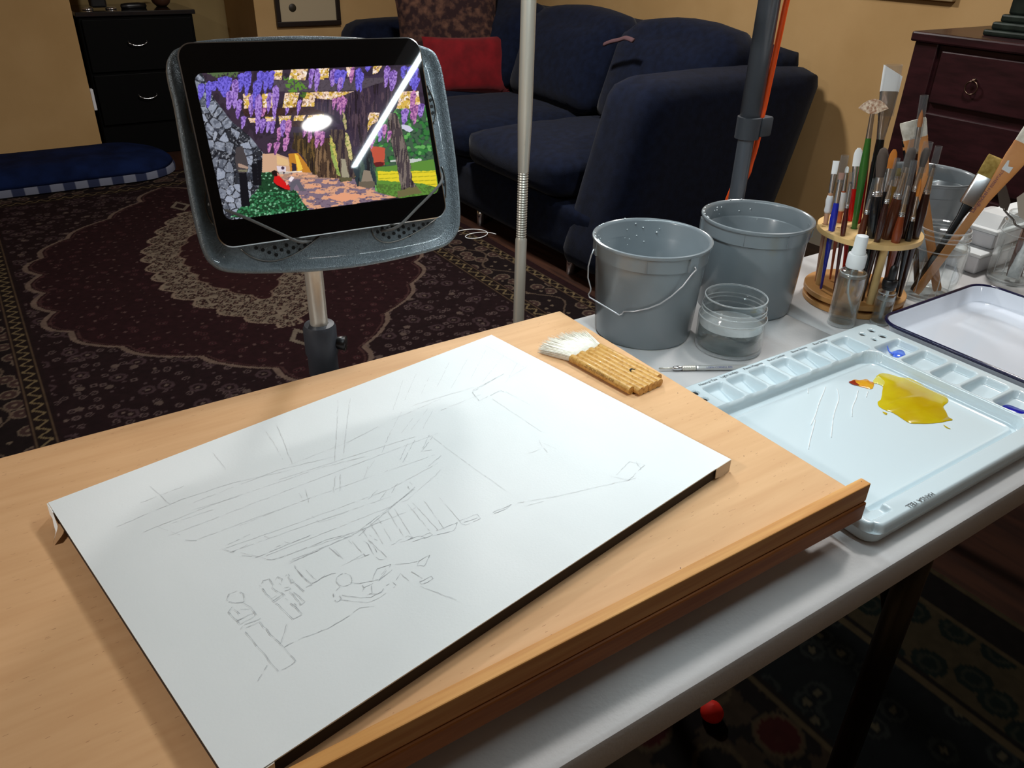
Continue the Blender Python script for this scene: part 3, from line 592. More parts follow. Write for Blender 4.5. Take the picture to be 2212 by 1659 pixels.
def screen_colours(X, Y):
    n = len(X); C = np.tile(np.array(lin((50, 42, 50))), (n, 1)); ones = np.ones(n, bool)
    jx = X + 5 * (fbm(X / 9, Y / 9, 1) - .5); jy = Y + 5 * (fbm(X / 9, Y / 9, 2) - .5); fine = fbm(X / 3.0, Y / 3.0, 5); mid = fbm(X / 12, Y / 12, 6)
    def k4(P): return [(400 + a / 7.373, 140 + b / 7.373) for a, b in P]
    def k5(P): return [(680 + a / 7.373, 140 + b / 7.373) for a, b in P]
    def k6(P): return [(440 + a / 7.373, 300 + b / 7.373) for a, b in P]
    def k7(P): return [(680 + a / 7.373, 280 + b / 7.373) for a, b in P]
    # dark arbour mass
    paint(C, inpoly(jx, jy, k4([(0, 0), (2212, 0), (2212, 1659), (0, 1659)])), (58, 46, 60)); paint(C, inpoly(jx, jy, k5([(0, 0), (1900, 0), (1900, 1659), (0, 1659)])), (62, 50, 68))
    paint(C, (mid > 0.55), (34, 26, 34), 0.5)
    # sky windows between the beams
    sky = [k4(p) for p in ([(1410, 60), (1555, 60), (1535, 240), (1410, 235)], [(1690, 50), (1960, 40), (1915, 245), (1650, 240)], [(2130, 40), (2212, 40), (2212, 240), (2110, 240)], [(920, 460), (1040, 455), (1080, 700), (940, 700)], [(1220, 460), (1420, 455), (1440, 690), (1240, 690)], [(1590, 450), (1820, 440), (1760, 680), (1550, 685)], [(1900, 440), (2212, 435), (2120, 660), (1850, 670)],
           [(1000, 850), (1140, 845), (1140, 920), (1040, 920)], [(1270, 830), (1445, 825), (1440, 900), (1290, 905)], [(1490, 815), (1690, 810), (1660, 930), (1500, 950)], [(1740, 810), (1920, 800), (1880, 890), (1720, 890)], [(1960, 800), (2212, 790), (2212, 850), (1930, 870)])]
    sky += [k5(p) for p in ([(50, 60), (230, 50), (220, 210), (50, 210)], [(0, 430), (700, 425), (690, 500), (500, 540), (0, 560)], [(500, 40), (640, 40), (600, 150), (520, 200)], [(1370, 430), (1650, 410), (1680, 620), (1540, 700), (1300, 700)], [(880, 750), (1040, 740), (1000, 900), (900, 960), (820, 1100), (820, 900)], [(930, 20), (1080, 10), (1000, 130), (920, 150)])]
    for P in sky:
        mk = inpoly(X, Y, P); paint(C, mk, (236, 204, 178)); paint(C, mk & (fbm(X / 7, Y / 7, 12) > 0.5), (214, 176, 60), 0.9); paint(C, mk & (fine > 0.62), (120, 80, 40), 0.8); paint(C, mk & (fbm(X / 5, Y / 5, 15) > 0.66), (250, 236, 226), 0.9)
    # beams
    for P in (k4([(1410, 250), (2212, 245), (2212, 425), (1420, 430)]), k5([(0, 240), (1100, 200), (1100, 400), (0, 415)])):
        mk = inpoly(X, Y, P); paint(C, mk, (84, 74, 84)); paint(C, mk & (fine > 0.6), (62, 54, 60), 0.6); 
    for P in (k4([(900, 700), (2212, 670), (2212, 790), (950, 820)]), k4([(1700, 900), (2212, 880), (2212, 980), (1700, 990)])):
        mk = inpoly(X, Y, P); paint(C, mk, (66, 44, 40)); paint(C, mk & (fine > 0.58), (40, 28, 28), 0.6)
    # green leaves on the beams
    for P, c in ((k4([(1560, 190), (1800, 240), (1950, 380), (1780, 430), (1640, 440), (1580, 300)]), (92, 136, 52)), (k4([(330, 130), (860, 110), (820, 200), (500, 200)]), (84, 104, 66)), (k4([(1830, 440), (1950, 440), (1900, 540), (1820, 500)]), (70, 104, 40))):
        mk = inpoly(jx, jy, P) & (fbm(X / 4, Y / 4, 22) > 0.42); paint(C, mk, c)
    # rocks
    rk = inpoly(X, Y, [(410, 150), (436, 158), (462, 212), (500, 262), (540, 295), (572, 335), (600, 372), (585, 405), (548, 420), (544, 470), (487, 485), (470, 470)])
    d1, d2, cid = voro((X * 0.9 - Y * 0.35) / 17, (Y + 0.3 * X) / 21, 31); e = d2 - d1
    v = 110 + 80 * cid; base = np.array([lin((130, 136, 150))]) * (0.35 + 1.1 * cid)[:, None]; C[rk] = base[rk]
    paint(C, rk & (e < 0.12), (26, 26, 32), 0.95); paint(C, rk & (cid < 0.22), (24, 24, 30), 0.85); paint(C, rk & (fine > 0.66), (176, 180, 190), 0.5); paint(C, rk & (fbm(X / 8, Y / 8, 33) > 0.62), (60, 64, 76), 0.6)
    # the bright far end
    paint(C, inpoly(X, Y, k6([(935, 240), (1150, 230), (1350, 300), (1400, 540), (930, 550)])), (204, 164, 134)); paint(C, inpoly(X, Y, k6([(1160, 260), (1340, 330), (1360, 430), (1170, 410)])), (222, 184, 132))
    paint(C, inpoly(X, Y, k6([(1350, 240), (1500, 220), (1640, 400), (1740, 580), (1560, 560), (1380, 540)])), (190, 126, 44)); paint(C, inpoly(X, Y, k6([(1450, 230), (1500, 260), (1580, 480), (1500, 530)])), (240, 196, 70)); paint(C, inpoly(X, Y, k6([(1400, 380), (1470, 400), (1480, 520), (1410, 540)])), (50, 40, 52))
    paint(C, inpoly(X, Y, k6([(920, 540), (1560, 510), (1580, 545), (1400, 560), (930, 560)])), (236, 222, 206)); paint(C, inpoly(X, Y, k6([(1160, 430), (1310, 440), (1310, 520), (1180, 520)])), (220, 206, 214)); paint(C, inpoly(X, Y, k6([(1180, 520), (1420, 530), (1400, 640), (1260, 640)])), (190, 178, 168)); paint(C, np.hypot(X - 611, Y - 363) < 3.5, (70, 50, 70)); paint(C, np.hypot(X - 613, Y - 373.5) < 2.2, (70, 60, 80))
    # path
    pa_ = inpoly(X, Y, [(600, 378), (640, 372), (700, 374), (770, 388), (800, 402), (862, 425), (668, 456), (648, 428), (630, 405)]); paint(C, pa_, (124, 106, 122)); paint(C, pa_ & (Y < 386), (168, 134, 116)); paint(C, pa_ & (fbm(X / 16, Y / 5, 41) > 0.56), (222, 164, 128), 0.9); paint(C, pa_ & (fbm(X / 6, Y / 3, 44) > 0.68), (88, 70, 92), 0.7)
    for P in (k7([(180, 1060), (450, 1010), (880, 1070), (640, 1100), (450, 1145), (250, 1110)]), k6([(1690, 740), (1880, 750), (1870, 775), (1700, 765)]), k6([(1780, 820), (1910, 830), (1850, 855), (1790, 850)])):
        paint(C, inpoly(jx, jy, P), (226, 158, 122))
    # right garden
    gp = inpoly(X, Y, k5([(1300, 700), (1560, 700), (1760, 640), (1990, 1659), (880, 1659), (880, 1150)]) ) | inpoly(X, Y, k7([(880, 150), (1850, 0), (2000, 1000), (1350, 1080), (960, 980), (960, 560)]))
    paint(C, gp, (66, 92, 70)); d1, d2, cid = voro(X / 8, Y / 7, 51); paint(C, gp & (cid > 0.55), (52, 120, 56), 0.9); paint(C, gp & (cid > 0.85), (104, 172, 92), 0.9); paint(C, gp & (d1 > 0.62), (24, 52, 40), 0.7)
    paint(C, inpoly(jx, jy, k7([(880, 260), (1130, 300), (1110, 480), (1110, 560), (970, 590), (900, 400)])), (190, 84, 62)); paint(C, inpoly(jx, jy, k7([(930, 520), (1110, 510), (1100, 570), (970, 600)])), (96, 32, 34))
    paint(C, inpoly(jx, jy, k5([(1380, 950), (1500, 980), (1570, 1020), (1500, 1080), (1390, 1030)])), (206, 204, 226)); paint(C, inpoly(jx, jy, k7([(1190, 490), (1690, 455), (1700, 490), (1540, 530), (1200, 515)])), (196, 202, 196))
    lw = inpoly(X, Y, k7([(980, 600), (1290, 570), (1890, 470), (1990, 1010), (1350, 1090), (1000, 1000), (960, 800)])); paint(C, lw, (92, 138, 56)); paint(C, lw & (Y > 398) & (fine > 0.5), (70, 92, 44), 0.7)
    ye = inpoly(X, jy, k7([(1000, 665), (1920, 650), (1960, 920), (1700, 860), (1340, 830), (1010, 800)])) | inpoly(X, jy, k7([(600, 640), (670, 645), (660, 760), (610, 740)])); paint(C, ye, (226, 206, 44)); paint(C, ye & (np.abs(((Y + 0.05 * X) % 9) - 4) < 0.8), (130, 140, 30), 0.7)
    # trunks
    def trunk(P, c1, c2, k):
        mk = inpoly(jx, Y, P); paint(C, mk, c1); paint(C, mk & (fbm(X / 3.2, Y / 26, k) > 0.55), c2, 0.9); paint(C, mk & (fbm(X / 2.5, Y / 30, k + 4) < 0.34), (30, 22, 26), 0.8)
    trunk(k5([(0, 430 + 100), (250, 560), (640, 420), (1150, 250), (1330, 500), (1200, 760), (860, 760), (820, 1300), (620, 1300), (560, 1000), (300, 800), (0, 700)]), (56, 44, 60), (84, 66, 76), 61)
    trunk(k4([(1720, 1080), (1950, 1080), (2212, 1250), (2212, 1659), (1900, 1500), (1740, 1250)]), (70, 56, 36), (40, 32, 26), 63)
    trunk(k6([(1440, 0), (1800, 0), (2000, 580), (1740, 570), (1560, 250), (1400, 150)]), (60, 48, 34), (110, 86, 48), 64)
    trunk(k7([(0, 150), (330, 120), (400, 780), (60, 760), (0, 600)]), (74, 56, 44), (132, 104, 76), 65)
    trunk(k7([(230, 0), (480, 0), (620, 400), (640, 770), (400, 830), (330, 400)]), (54, 44, 50), (96, 80, 70), 66)
    paint(C, inpoly(jx, Y, k7([(420, 460), (480, 470), (550, 760), (430, 760)])), (158, 150, 128)); paint(C, inpoly(jx, jy, k7([(400, 760), (600, 760), (600, 810), (410, 830)])), (92, 86, 60))
    trunk(k7([(600, 520), (880, 260), (950, 600), (1000, 880), (670, 910)]), (44, 56, 62), (74, 90, 80), 67); paint(C, inpoly(X, Y, k7([(780, 640), (880, 660), (930, 820), (740, 830)])), (140, 126, 110)); paint(C, inpoly(X, Y, k7([(700, 830), (950, 820), (960, 900), (860, 940), (700, 900)])), (104, 94, 80))
    trunk(k5([(1150, 770), (1300, 760), (1430, 1180), (1540, 1659), (1330, 1659), (1200, 1150)]), (72, 62, 66), (120, 106, 98), 68)
    trunk(k7([(1200, 0), (1370, 0), (1490, 420), (1560, 820), (1660, 980), (1380, 960), (1340, 780), (1270, 400)]), (72, 62, 66), (124, 112, 104), 69); paint(C, inpoly(jx, jy, k7([(1310, 980), (1620, 900), (1720, 1010), (1330, 1085)])), (108, 102, 66))
    for P, c in ((k7([(235, 90), (290, 160), (350, 380), (380, 620), (410, 740), (370, 730), (300, 480), (250, 250)]), (196, 184, 96)), (k7([(480, 40), (520, 60), (560, 200), (600, 380), (590, 500), (540, 430), (490, 200)]), (206, 190, 130)), (k5([(450, 700), (520, 1000), (500, 1050), (440, 900)]), (180, 164, 120)), (k6([(1990, 60), (2040, 120), (2100, 300), (2180, 600), (2120, 560), (2040, 300)]), (150, 170, 90))):
        mk = inpoly(jx, jy, P); paint(C, mk, c); paint(C, mk & (fine > 0.58), (110, 130, 60), 0.8)
    # posts and grass at the left
    gr = inpoly(X, jy, [(497, 470), (520, 448), (560, 405), (560, 372), (600, 372), (590, 395), (640, 412), (655, 438), (670, 455), (560, 470)]); paint(C, gr, (30, 66, 40)); d1, d2, cid = voro(X / 4.2, Y / 3.2, 71); paint(C, gr & (cid > 0.5) & (Y > 415), (56, 128, 82), 0.85); paint(C, gr & (cid > 0.88), (130, 190, 150), 0.8); paint(C, gr & (d1 > 0.6), (14, 34, 22), 0.7)
    for P in (k6([(560, 530), (680, 530), (740, 1070), (600, 1080)]), k6([(760, 400), (850, 400), (870, 740), (790, 740)]), k6([(850, 330), (920, 340), (920, 740), (870, 740)])): paint(C, inpoly(X, Y, P), (18, 18, 24))
    paint(C, inpoly(jx, jy, k6([(520, 120), (620, 110), (680, 300), (710, 470), (690, 540), (540, 530), (500, 300)])), (70, 64, 66)); paint(C, inpoly(X, Y, k6([(540, 390), (600, 400), (715, 450), (700, 480), (560, 450)])), (168, 140, 124)); paint(C, inpoly(X, Y, k6([(540, 490), (700, 490), (690, 525), (560, 520)])), (122, 118, 96))
    # reading figure
    paint(C, inpoly(X, Y, k6([(1110, 640), (1380, 800), (1400, 830), (1220, 800), (1130, 710)])), (20, 14, 18)); paint(C, inpoly(X, Y, k6([(1130, 590), (1190, 570), (1300, 690), (1360, 740), (1385, 820), (1300, 800), (1160, 730), (1110, 680)])), (206, 26, 26)); paint(C, inpoly(X, Y, k6([(1080, 520), (1130, 495), (1190, 530), (1210, 570), (1150, 600), (1100, 580)])), (34, 18, 18)); paint(C, inpoly(X, Y, k6([(1165, 530), (1210, 560), (1200, 590), (1170, 580)])), (200, 130, 110))
    paint(C, inpoly(X, Y, k6([(1380, 700), (1480, 640), (1520, 660), (1610, 800), (1640, 825), (1540, 830), (1480, 720), (1410, 830), (1370, 820)])), (96, 92, 104)); paint(C, inpoly(X, Y, k6([(1350, 650), (1395, 590), (1445, 620), (1390, 690)])), (238, 226, 230)); paint(C, inpoly(X, Y, k6([(1300, 680), (1350, 690), (1350, 720), (1320, 740)])), (222, 160, 150))
    # wisteria racemes: x, top, bottom, width (crop pixels)
    vio = ((92, 80, 190), (124, 110, 226)); lil = ((128, 90, 178), (174, 140, 218)); pin = ((152, 88, 150), (206, 140, 190))
    W4 = [(250, 300, 560, 110, vio), (370, 270, 690, 110, vio), (470, 260, 420, 120, vio), (640, 190, 520, 200, vio), (560, 200, 420, 110, vio), (700, 420, 720, 130, lil), (790, 240, 700, 120, lil), (890, 140, 440, 110, vio), (850, 560, 870, 100, lil), (920, 820, 1020, 80, lil), (985, 100, 500, 120, vio), (1060, 480, 830, 120, lil), (1190, 100, 470, 120, vio), (1290, 110, 470, 100, vio), (1370, 100, 400, 110, vio), (1120, 260, 700, 110, vio), (1160, 480, 1100, 110, lil), (1330, 450, 780, 80, lil), (1430, 340, 870, 110, lil), (1240, 680, 830, 80, pin), (1230, 860, 1090, 100, lil),
          (1320, 900, 1080, 90, lil), (1400, 890, 1100, 80, lil), (1490, 1000, 1220, 90, pin), (1560, 880, 1150, 100, lil), (1640, 880, 1180, 100, pin), (1340, 1250, 1400, 80, pin), (1450, 1230, 1440, 90, pin), (1600, 1160, 1380, 110, pin), (1620, 680, 800, 60, lil), (1810, 560, 800, 60, lil), (2000, 60, 380, 90, lil), (2090, 60, 420, 80, lil), (1900, 1000, 1160, 70, pin), (1980, 1050, 1240, 80, pin), (2100, 1040, 1320, 100, pin), (2180, 1060, 1300, 80, pin)]
    W5 = [(40, 120, 440, 70, lil), (290, 70, 350, 110, lil), (350, 80, 300, 110, vio), (430, 90, 380, 140, vio), (400, 200, 440, 90, lil), (590, 40, 300, 80, pin), (690, 60, 420, 110, vio), (740, 120, 440, 60, vio), (840, 20, 110, 90, vio), (1140, 20, 370, 90, lil), (1240, 90, 420, 130, lil), (1410, 20, 220, 90, vio), (1560, 10, 340, 200, vio), (1600, 200, 420, 140, vio), (300, 530, 720, 60, pin), (370, 520, 740, 70, pin), (430, 500, 800, 80, pin), (480, 540, 770, 50, pin), (1430, 700, 960, 120, lil), (1560, 420, 900, 90, pin), (1600, 640, 960, 90, pin), (1690, 620, 840, 110, lil), (1040, 960, 1230, 100, lil), (1110, 950, 1180, 80, pin), (1180, 1050, 1240, 60, pin), (920, 1150, 1340, 60, pin), (40, 1080, 1330, 80, pin), (110, 1080, 1260, 70, pin)]
    for lst, ox in ((W4, 400), (W5, 680)):
        for (cx, t, b, wd, cc) in lst:
            px, pt, pb, pw = ox + cx / 7.373, 140 + t / 7.373, 140 + b / 7.373, wd / 7.373 / 2; ss = (Y - pt) / max(pb - pt, 1); wq = pw * np.sqrt(np.clip(1 - np.clip(ss, 0, 1) ** 1.6, 0, 1)) * np.clip(ss * 8 + 0.4, 0, 1)
            mk = (ss > -0.03) & (ss < 1) & (np.abs(jx + 4 * ss - 2 - px) < wq); sh = fbm(X / 2.6, Y / 3.4, int(cx) % 97); paint(C, mk, cc[0], 0.95); paint(C, mk & (sh > 0.52), cc[1], 0.85); paint(C, mk & (sh < 0.33), (50, 36, 90), 0.6)
    return C
SCOL = screen_colours(QX, QY)
SCOL[sdr(A_, B_, sx0, sx1, sy0, sy1, 0.009) > -0.0002] = 0.0
scr = grid_mesh('lit_display', P3, NX, NY, SCOL, m_screen, tb_)

# silver gooseneck pole lamp
sl = thing('gooseneck_lamp', 'slim silver floor lamp pole with a ribbed gooseneck section behind the board', 'lamp', (0.862, 1.25, 0))
LP = (0.860, 1.25)
zg1 = ony(1127, 372, 1.25).z; zg0 = ony(1124, 512, 1.25).z
G().lathe((*LP, 0), [(0.0115, 0.02), (0.0115, zg0 - 0.005), (0.0095, zg0)], 20, True, True).out('lower_pole', m_steel, sl, True, autosm=40)
g = G(); pr = []
nr = 26
for k in range(nr * 2 + 1): pr.append((0.0104 if k % 2 else 0.0094, zg0 + (zg1 - zg0) * k / (nr * 2)))
g.lathe((*LP, 0), pr, 20).out('gooseneck', m_steel, sl, True, autosm=10)
G().lathe((*LP, 0), [(0.0105, zg1), (0.0118, zg1 + 0.04), (0.0135, zg1 + 0.1), (0.0135, LZ + 0.04)], 20, True, True).out('upper_pole', m_steel, sl, True, autosm=40)
G().lathe((*LP, 0.0128), [(0.14, 0), (0.14, 0.012), (0.02, 0.022), (0, 0.022)], 32, True).out('base_disc', m_steel_d, sl, True, autosm=40)
G().tube([(LP[0], LP[1], LZ + 0.03), (LX + 0.045, LY1 + 0.01, LZ + 0.026), (LX + 0.036, LY1 - 0.08, LZ + 0.018)], 0.009, 10).out('lamp_arm', m_steel, sl, True)
lb = G().box(LX - 0.020, LX + 0.020, LY0 - 0.02, LY1 + 0.02, LZ - 0.010, LZ + 0.014, 0.004); lc = Vector((LX, (LY0 + LY1) / 2, 0)); Rm = Matrix.Rotation(-LA, 3, 'Z')
lb.V = [tuple(Rm @ (Vector(v) - lc) + lc) for v in lb.V]; lb.out('lamp_bar', m_lampwhite, sl)


# grey pole with the orange cord
gp = thing('light_stand', 'dark grey metal pole with a cable clamp behind the pails', 'stand', (1.30, 1.12, 0))
GX = ony(1612, 300, 1.12); gx = GX.x
zc0, zc1 = ony(1600, 300, 1.12).z, ony(1622, 252, 1.12).z
G().lathe((gx, 1.12, 0), [(0.0165, 0.02), (0.0165, zc0)], 20, True).out('lower_tube', m_dkpole, gp, True)
G().lathe((gx, 1.12, 0), [(0.021, zc1 - 0.01), (0.021, 1.9)], 20, True, True).out('upper_tube', m_dkpole, gp, True)
G().lathe((gx, 1.12, 0), [(0.018, zc0 - 0.002), (0.0245, zc0), (0.0245, zc1), (0.021, zc1 + 0.001)], 24).box(gx + 0.012, gx + 0.045, 1.095, 1.118, zc0 + 0.004, zc1 + 0.001, 0.004).out('clamp', m_clamp, gp, True, autosm=35)
for k in range(3):
    a = k * 2.094 + 0.5; G().tube([(gx, 1.12, 0.28), (gx + 0.3 * math.cos(a), 1.12 + 0.3 * math.sin(a), 0.024)], 0.009, 8).out('tripod_leg', m_dkpole, gp, True)
cp = [ony(x, y, 1.105) for x, y in ((1718, -60), (1700, 0), (1685, 70), (1668, 150), (1652, 225), (1643, 262))]
cp2 = [ony(x, y, 1.125) for x, y in ((1640, 285), (1632, 320), (1622, 352), (1611, 384))]
cp3 = [Vector((gx + 0.01, 1.15, cp2[-1].z - 0.05)), Vector((gx + 0.0, 1.16, cp2[-1].z - 0.3)), Vector((gx + 0.05, 1.2, 0.05)), Vector((gx + 0.2, 1.3, 0.022))]
allp = smooth_path(cp + cp2 + cp3, 5); rr_ = [0.0058] * len(allp)
tag(G().tube(allp, rr_, 8).out('power_cord', m_orange, None, True), 'bright orange cord hanging beside the dark grey pole', 'cord')

# ================================================================== FOLDING TABLE
TZ = 0.74
tt = thing('folding_table', 'light grey plastic folding table with dark legs carrying the painting gear', 'table', (0.6, 0.62, 0))
TX0, TX1, TY0, TY1, SEAM = -0.62, 2.05, 0.293, 0.942, 1.0905
def slab(x0, x1):
    hx, hy = (x1 - x0) / 2, (TY1 - TY0) / 2; cx, cy = (x0 + x1) / 2, (TY0 + TY1) / 2
    def rg(off, z): return [Vector((cx + a, cy + b, z)) for a, b in rrect(hx - off, hy - off, 0.012, 4)]
    return G().rings([rg(0.006, TZ - 0.044), rg(0.0, TZ - 0.038), rg(0.0, TZ - 0.008), rg(0.002, TZ - 0.003), rg(0.0065, TZ)])
slab(TX0, SEAM - 0.0006).out('table_leaf', m_table, tt, True, autosm=30)
slab(SEAM + 0.0006, TX1).out('table_leaf', m_table, tt, True, autosm=30)
for x in (0.90, -0.30, 1.75):
    for y in (0.36, 0.86):
        G().lathe((x, y, 0), [(0.019, 0 if x > 1.64 else 0.0128), (0.019, TZ - 0.044)], 14, True, True).out('leg', m_blackpl, tt, True)
    for z_ in (TZ - 0.09,): G().tube([(x, 0.36, z_), (x, 0.86, z_)], 0.011, 8).out('cross_bar', m_blackpl, tt, True)
G().tube([(0.90, 0.36, 0.46), (0.96, 0.5, TZ - 0.044)], 0.010, 8).out('leg_brace', m_blackpl, tt, True)
tag(G().lathe(onz(1535, 1551, 0.013) + Vector((0, 0, 0.0)), [(0.0, 0.0), (0.012, 0.001), (0.021, 0.011), (0.022, 0.02), (0.014, 0.034), (0.0, 0.038)], 18).out('felt_ball', m_ball, None, True), 'small bright red ball lying on the dark rug under the table', 'ball')

# ================================================================== DRAWING BOARD
BZ = 0.807; BX0, BX1, BY0, BY1 = -0.42, 0.666, 0.350, 0.860
bd = thing('drawing_board', 'beech drawing board with a raised front ledge standing on the grey table', 'board', (0.12, 0.6, 0.74))
G().box(BX0, BX1, BY0 + 0.001, BY1, BZ - 0.016, BZ, 0.0012).out('board_panel', m_beech, bd)
G().box(BX0 + 0.02, BX1 - 0.02, BY1 - 0.04, BY1 - 0.02, BZ - 0.036, BZ - 0.0165).box(BX0 + 0.02, BX0 + 0.04, 0.37, BY1 - 0.042, BZ - 0.036, BZ - 0.0165).box(BX1 - 0.05, BX1 - 0.03, 0.37, BY1 - 0.042, BZ - 0.036, BZ - 0.0165).out('under_frame', m_beech_front, bd)
LT = BZ + 0.008; lx1 = 0.6815
fixn(G().box(BX0, lx1, 0.3395, 0.3515, LT - 0.0225, LT, 0.0012).out('front_ledge', m_beech_dk, bd))
G().box(BX0, lx1, 0.3375, 0.362, LT - 0.046, LT - 0.0232, 0.0022).out('ledge_rail', m_beech_front, bd)
for x in (BX0 + 0.06, 0.60, 0.1):
    for y in (0.40, 0.80): G().lathe((x, y, TZ), [(0.010, 0.0002), (0.012, BZ - 0.0165 - TZ)], 12, True, True).out('foot', m_blackpl, bd, True)
# grain pores of the veneer
g = G()
for k in range(1500):
    x = random.uniform(BX0, BX1 - 0.008); y = random.uniform(0.356, BY1 - 0.003); l = random.uniform(0.001, 0.0045); wd = random.uniform(0.00010, 0.00024); z = BZ + 0.00006
    g.add([(x, y, z), (x + l, y + wd * 0.6, z), (x + l, y + wd * 1.6, z), (x, y + wd, z)], [(0, 1, 2, 3)])
o = g.out('grain_pores', m_pore, bd); o['kind'] = 'stuff'
g = G()
for px, py in ((1464, 849), (1573, 931), (1470, 1227), (1861, 1040), (1607, 985)):
    p = onz(px, py, BZ + 0.0001 if px != 1861 else LT + 0.0001); g.lathe(p, [(0.0, 0.0), (0.0006, 0.0)], 8)
o = g.out('knot_specks', m_core, bd); o['kind'] = 'stuff'

# ---- the sheet with the pencil drawing
ZP = 0.822
q0, q1, q2, q3 = [onz(x, y, ZP) for x, y in ((104, 1085), (1062, 723), (1578.5, 991.5), (502.5, 1705))]
cv = thing('watercolour_sheet', 'large white watercolour paper with a faint pencil drawing of an arbour on the beech board', 'paper', ((q0 + q2) / 2)[:2] + (BZ,))
cx_ = (q1 - q0 + q2 - q3).normalized(); cy_ = Vector((-cx_.y, cx_.x, 0)); cc = (q0 + q1 + q2 + q3) / 4; hw = (q1 - q0).length / 2 * 1.0; hh = (q1 - q2).length / 2
def CP(a, b, z): p = cc + cx_ * a + cy_ * b; return Vector((p.x, p.y, z))
def cquad(in_, z): return [CP(-hw + in_, -hh + in_, z), CP(hw - in_, -hh + in_, z), CP(hw - in_, hh - in_, z), CP(-hw + in_, hh - in_, z)]
G().rings([cquad(0.0012, BZ + 0.0002), cquad(0.0012, ZP - 0.0012)]).out('foam_core', m_core, cv)
NXc, NYc = 40, 28; ga, gb = np.meshgrid(np.linspace(-1, 1, NXc), np.linspace(-1, 1, NYc)); PP = [CP(a * hw, b * hh, ZP + 0.0004 * (vn - 0.5)) for a, b, vn in zip(ga.ravel(), gb.ravel(), vnoise(ga.ravel() * 3, gb.ravel() * 3))]
V = [tuple(p) for p in PP]; F = [(j * NXc + i, j * NXc + i + 1, (j + 1) * NXc + i + 1, (j + 1) * NXc + i) for j in range(NYc - 1) for i in range(NXc - 1)]
nb = len(V); bidx = [i for i in range(NXc)] + [j * NXc + NXc - 1 for j in range(1, NYc)] + [(NYc - 1) * NXc + i for i in range(NXc - 2, -1, -1)] + [j * NXc for j in range(NYc - 2, 0, -1)]
V += [(V[i][0], V[i][1], ZP - 0.0012) for i in bidx]; F += [(bidx[k], nb + k, nb + (k + 1) % len(bidx), bidx[(k + 1) % len(bidx)]) for k in range(len(bidx))]
fixn(build('paper_sheet', V, F, m_paper, cv, True, autosm=35))
m_flap = mat('paper_flap', (214, 204, 190), 0.8)
def onside(x, y):  # point on the front face of the sheet block
    return onpl(x, y, CP(0, -hh - 0.0004, ZP), cy_)
fl = [onside(*p) for p in ((1578.5, 992), (1574, 1016), (1562, 1027), (1559, 1029), (1544, 1033), (1547, 1012))]
g = G(); n_ = len(fl); g.add(fl + [p - cy_ * 0.0008 for p in fl], [tuple(range(n_)), tuple(range(2 * n_ - 1, n_ - 1, -1))] + [(i, i + n_, (i + 1) % n_ + n_, (i + 1) % n_) for i in range(n_)]); fixn(g.out('corner_flap', m_flap, cv))
fl = [onside(*p) for p in ((573, 1659), (592, 1646), (594, 1664), (586, 1690), (560, 1690))]
g = G(); n_ = len(fl); g.add(fl + [p - cy_ * 0.0008 for p in fl], [tuple(range(n_)), tuple(range(2 * n_ - 1, n_ - 1, -1))] + [(i, i + n_, (i + 1) % n_ + n_, (i + 1) % n_) for i in range(n_)]); fixn(g.out('corner_flap', m_flap, cv))
# torn tape at the far left corner
c0 = CP(-hw, hh, ZP); tp_ = []
for k in range(10):
    t = k / 9; base_ = CP(-hw - 0.0008 - 0.0035 * t - 0.016 * max(0, t - 0.6), hh - 0.016 - 0.030 * t, ZP - 0.0015 - 0.008 * t); tp_.append(base_)
g = G(); V = []
for k, p in enumerate(tp_): V += [p, p + Vector((0, 0, -0.0045)) - cx_ * (0.0018 + 0.001 * math.sin(k / 3))]
F = [(2 * k, 2 * k + 1, 2 * k + 3, 2 * k + 2) for k in range(9)]; g.add(V, F); g.out('torn_tape', m_paper, cv, True)
fl = [CP(-hw - 0.0005, hh, ZP - 0.0002), CP(-hw - 0.0005, hh - 0.018, ZP - 0.0002), CP(-hw - 0.001, hh - 0.017, BZ + 0.002), CP(-hw - 0.001, hh, BZ + 0.002)]
G().add(fl + [p - cx_ * 0.0008 for p in fl], [(0, 1, 2, 3), (7, 6, 5, 4), (0, 4, 5, 1), (1, 5, 6, 2), (2, 6, 7, 3), (3, 7, 4, 0)]).out('corner_tab', m_paper, cv)
# pencil strokes: traced lines, as thin ribbons of graphite
def strokes(L, fx, fy, wd, name, m):
    g = G()
    for P in L:
        Q = [onz(fx(u), fy(v), ZP + 0.00045) for u, v in P]; S = []
        for i in range(len(Q) - 1):
            n = max(2, int((Q[i + 1] - Q[i]).length / 0.0035))
            for k in range(n): S.append(Q[i].lerp(Q[i + 1], k / n))
        S.append(Q[-1]); S = [p + Vector((random.gauss(0, .00025), random.gauss(0, .00025), 0)) for p in S]
        for i in range(len(S) - 1):
            if random.random() < 0.09: continue
            t = (S[i + 1] - S[i]); 
            if t.length < 1e-6: continue
            nn = Vector((-t.y, t.x, 0)).normalized() * wd * random.uniform(0.35, 1.15) / 2
            g.add([S[i] - nn, S[i + 1] - nn, S[i + 1] + nn, S[i] + nn], [(0, 1, 2, 3)])
    o = g.out(name, m, cv); o['kind'] = 'stuff'; return o
A = lambda u: 60 + u / 1.4
Bv = lambda v: 700 + v / 1.4
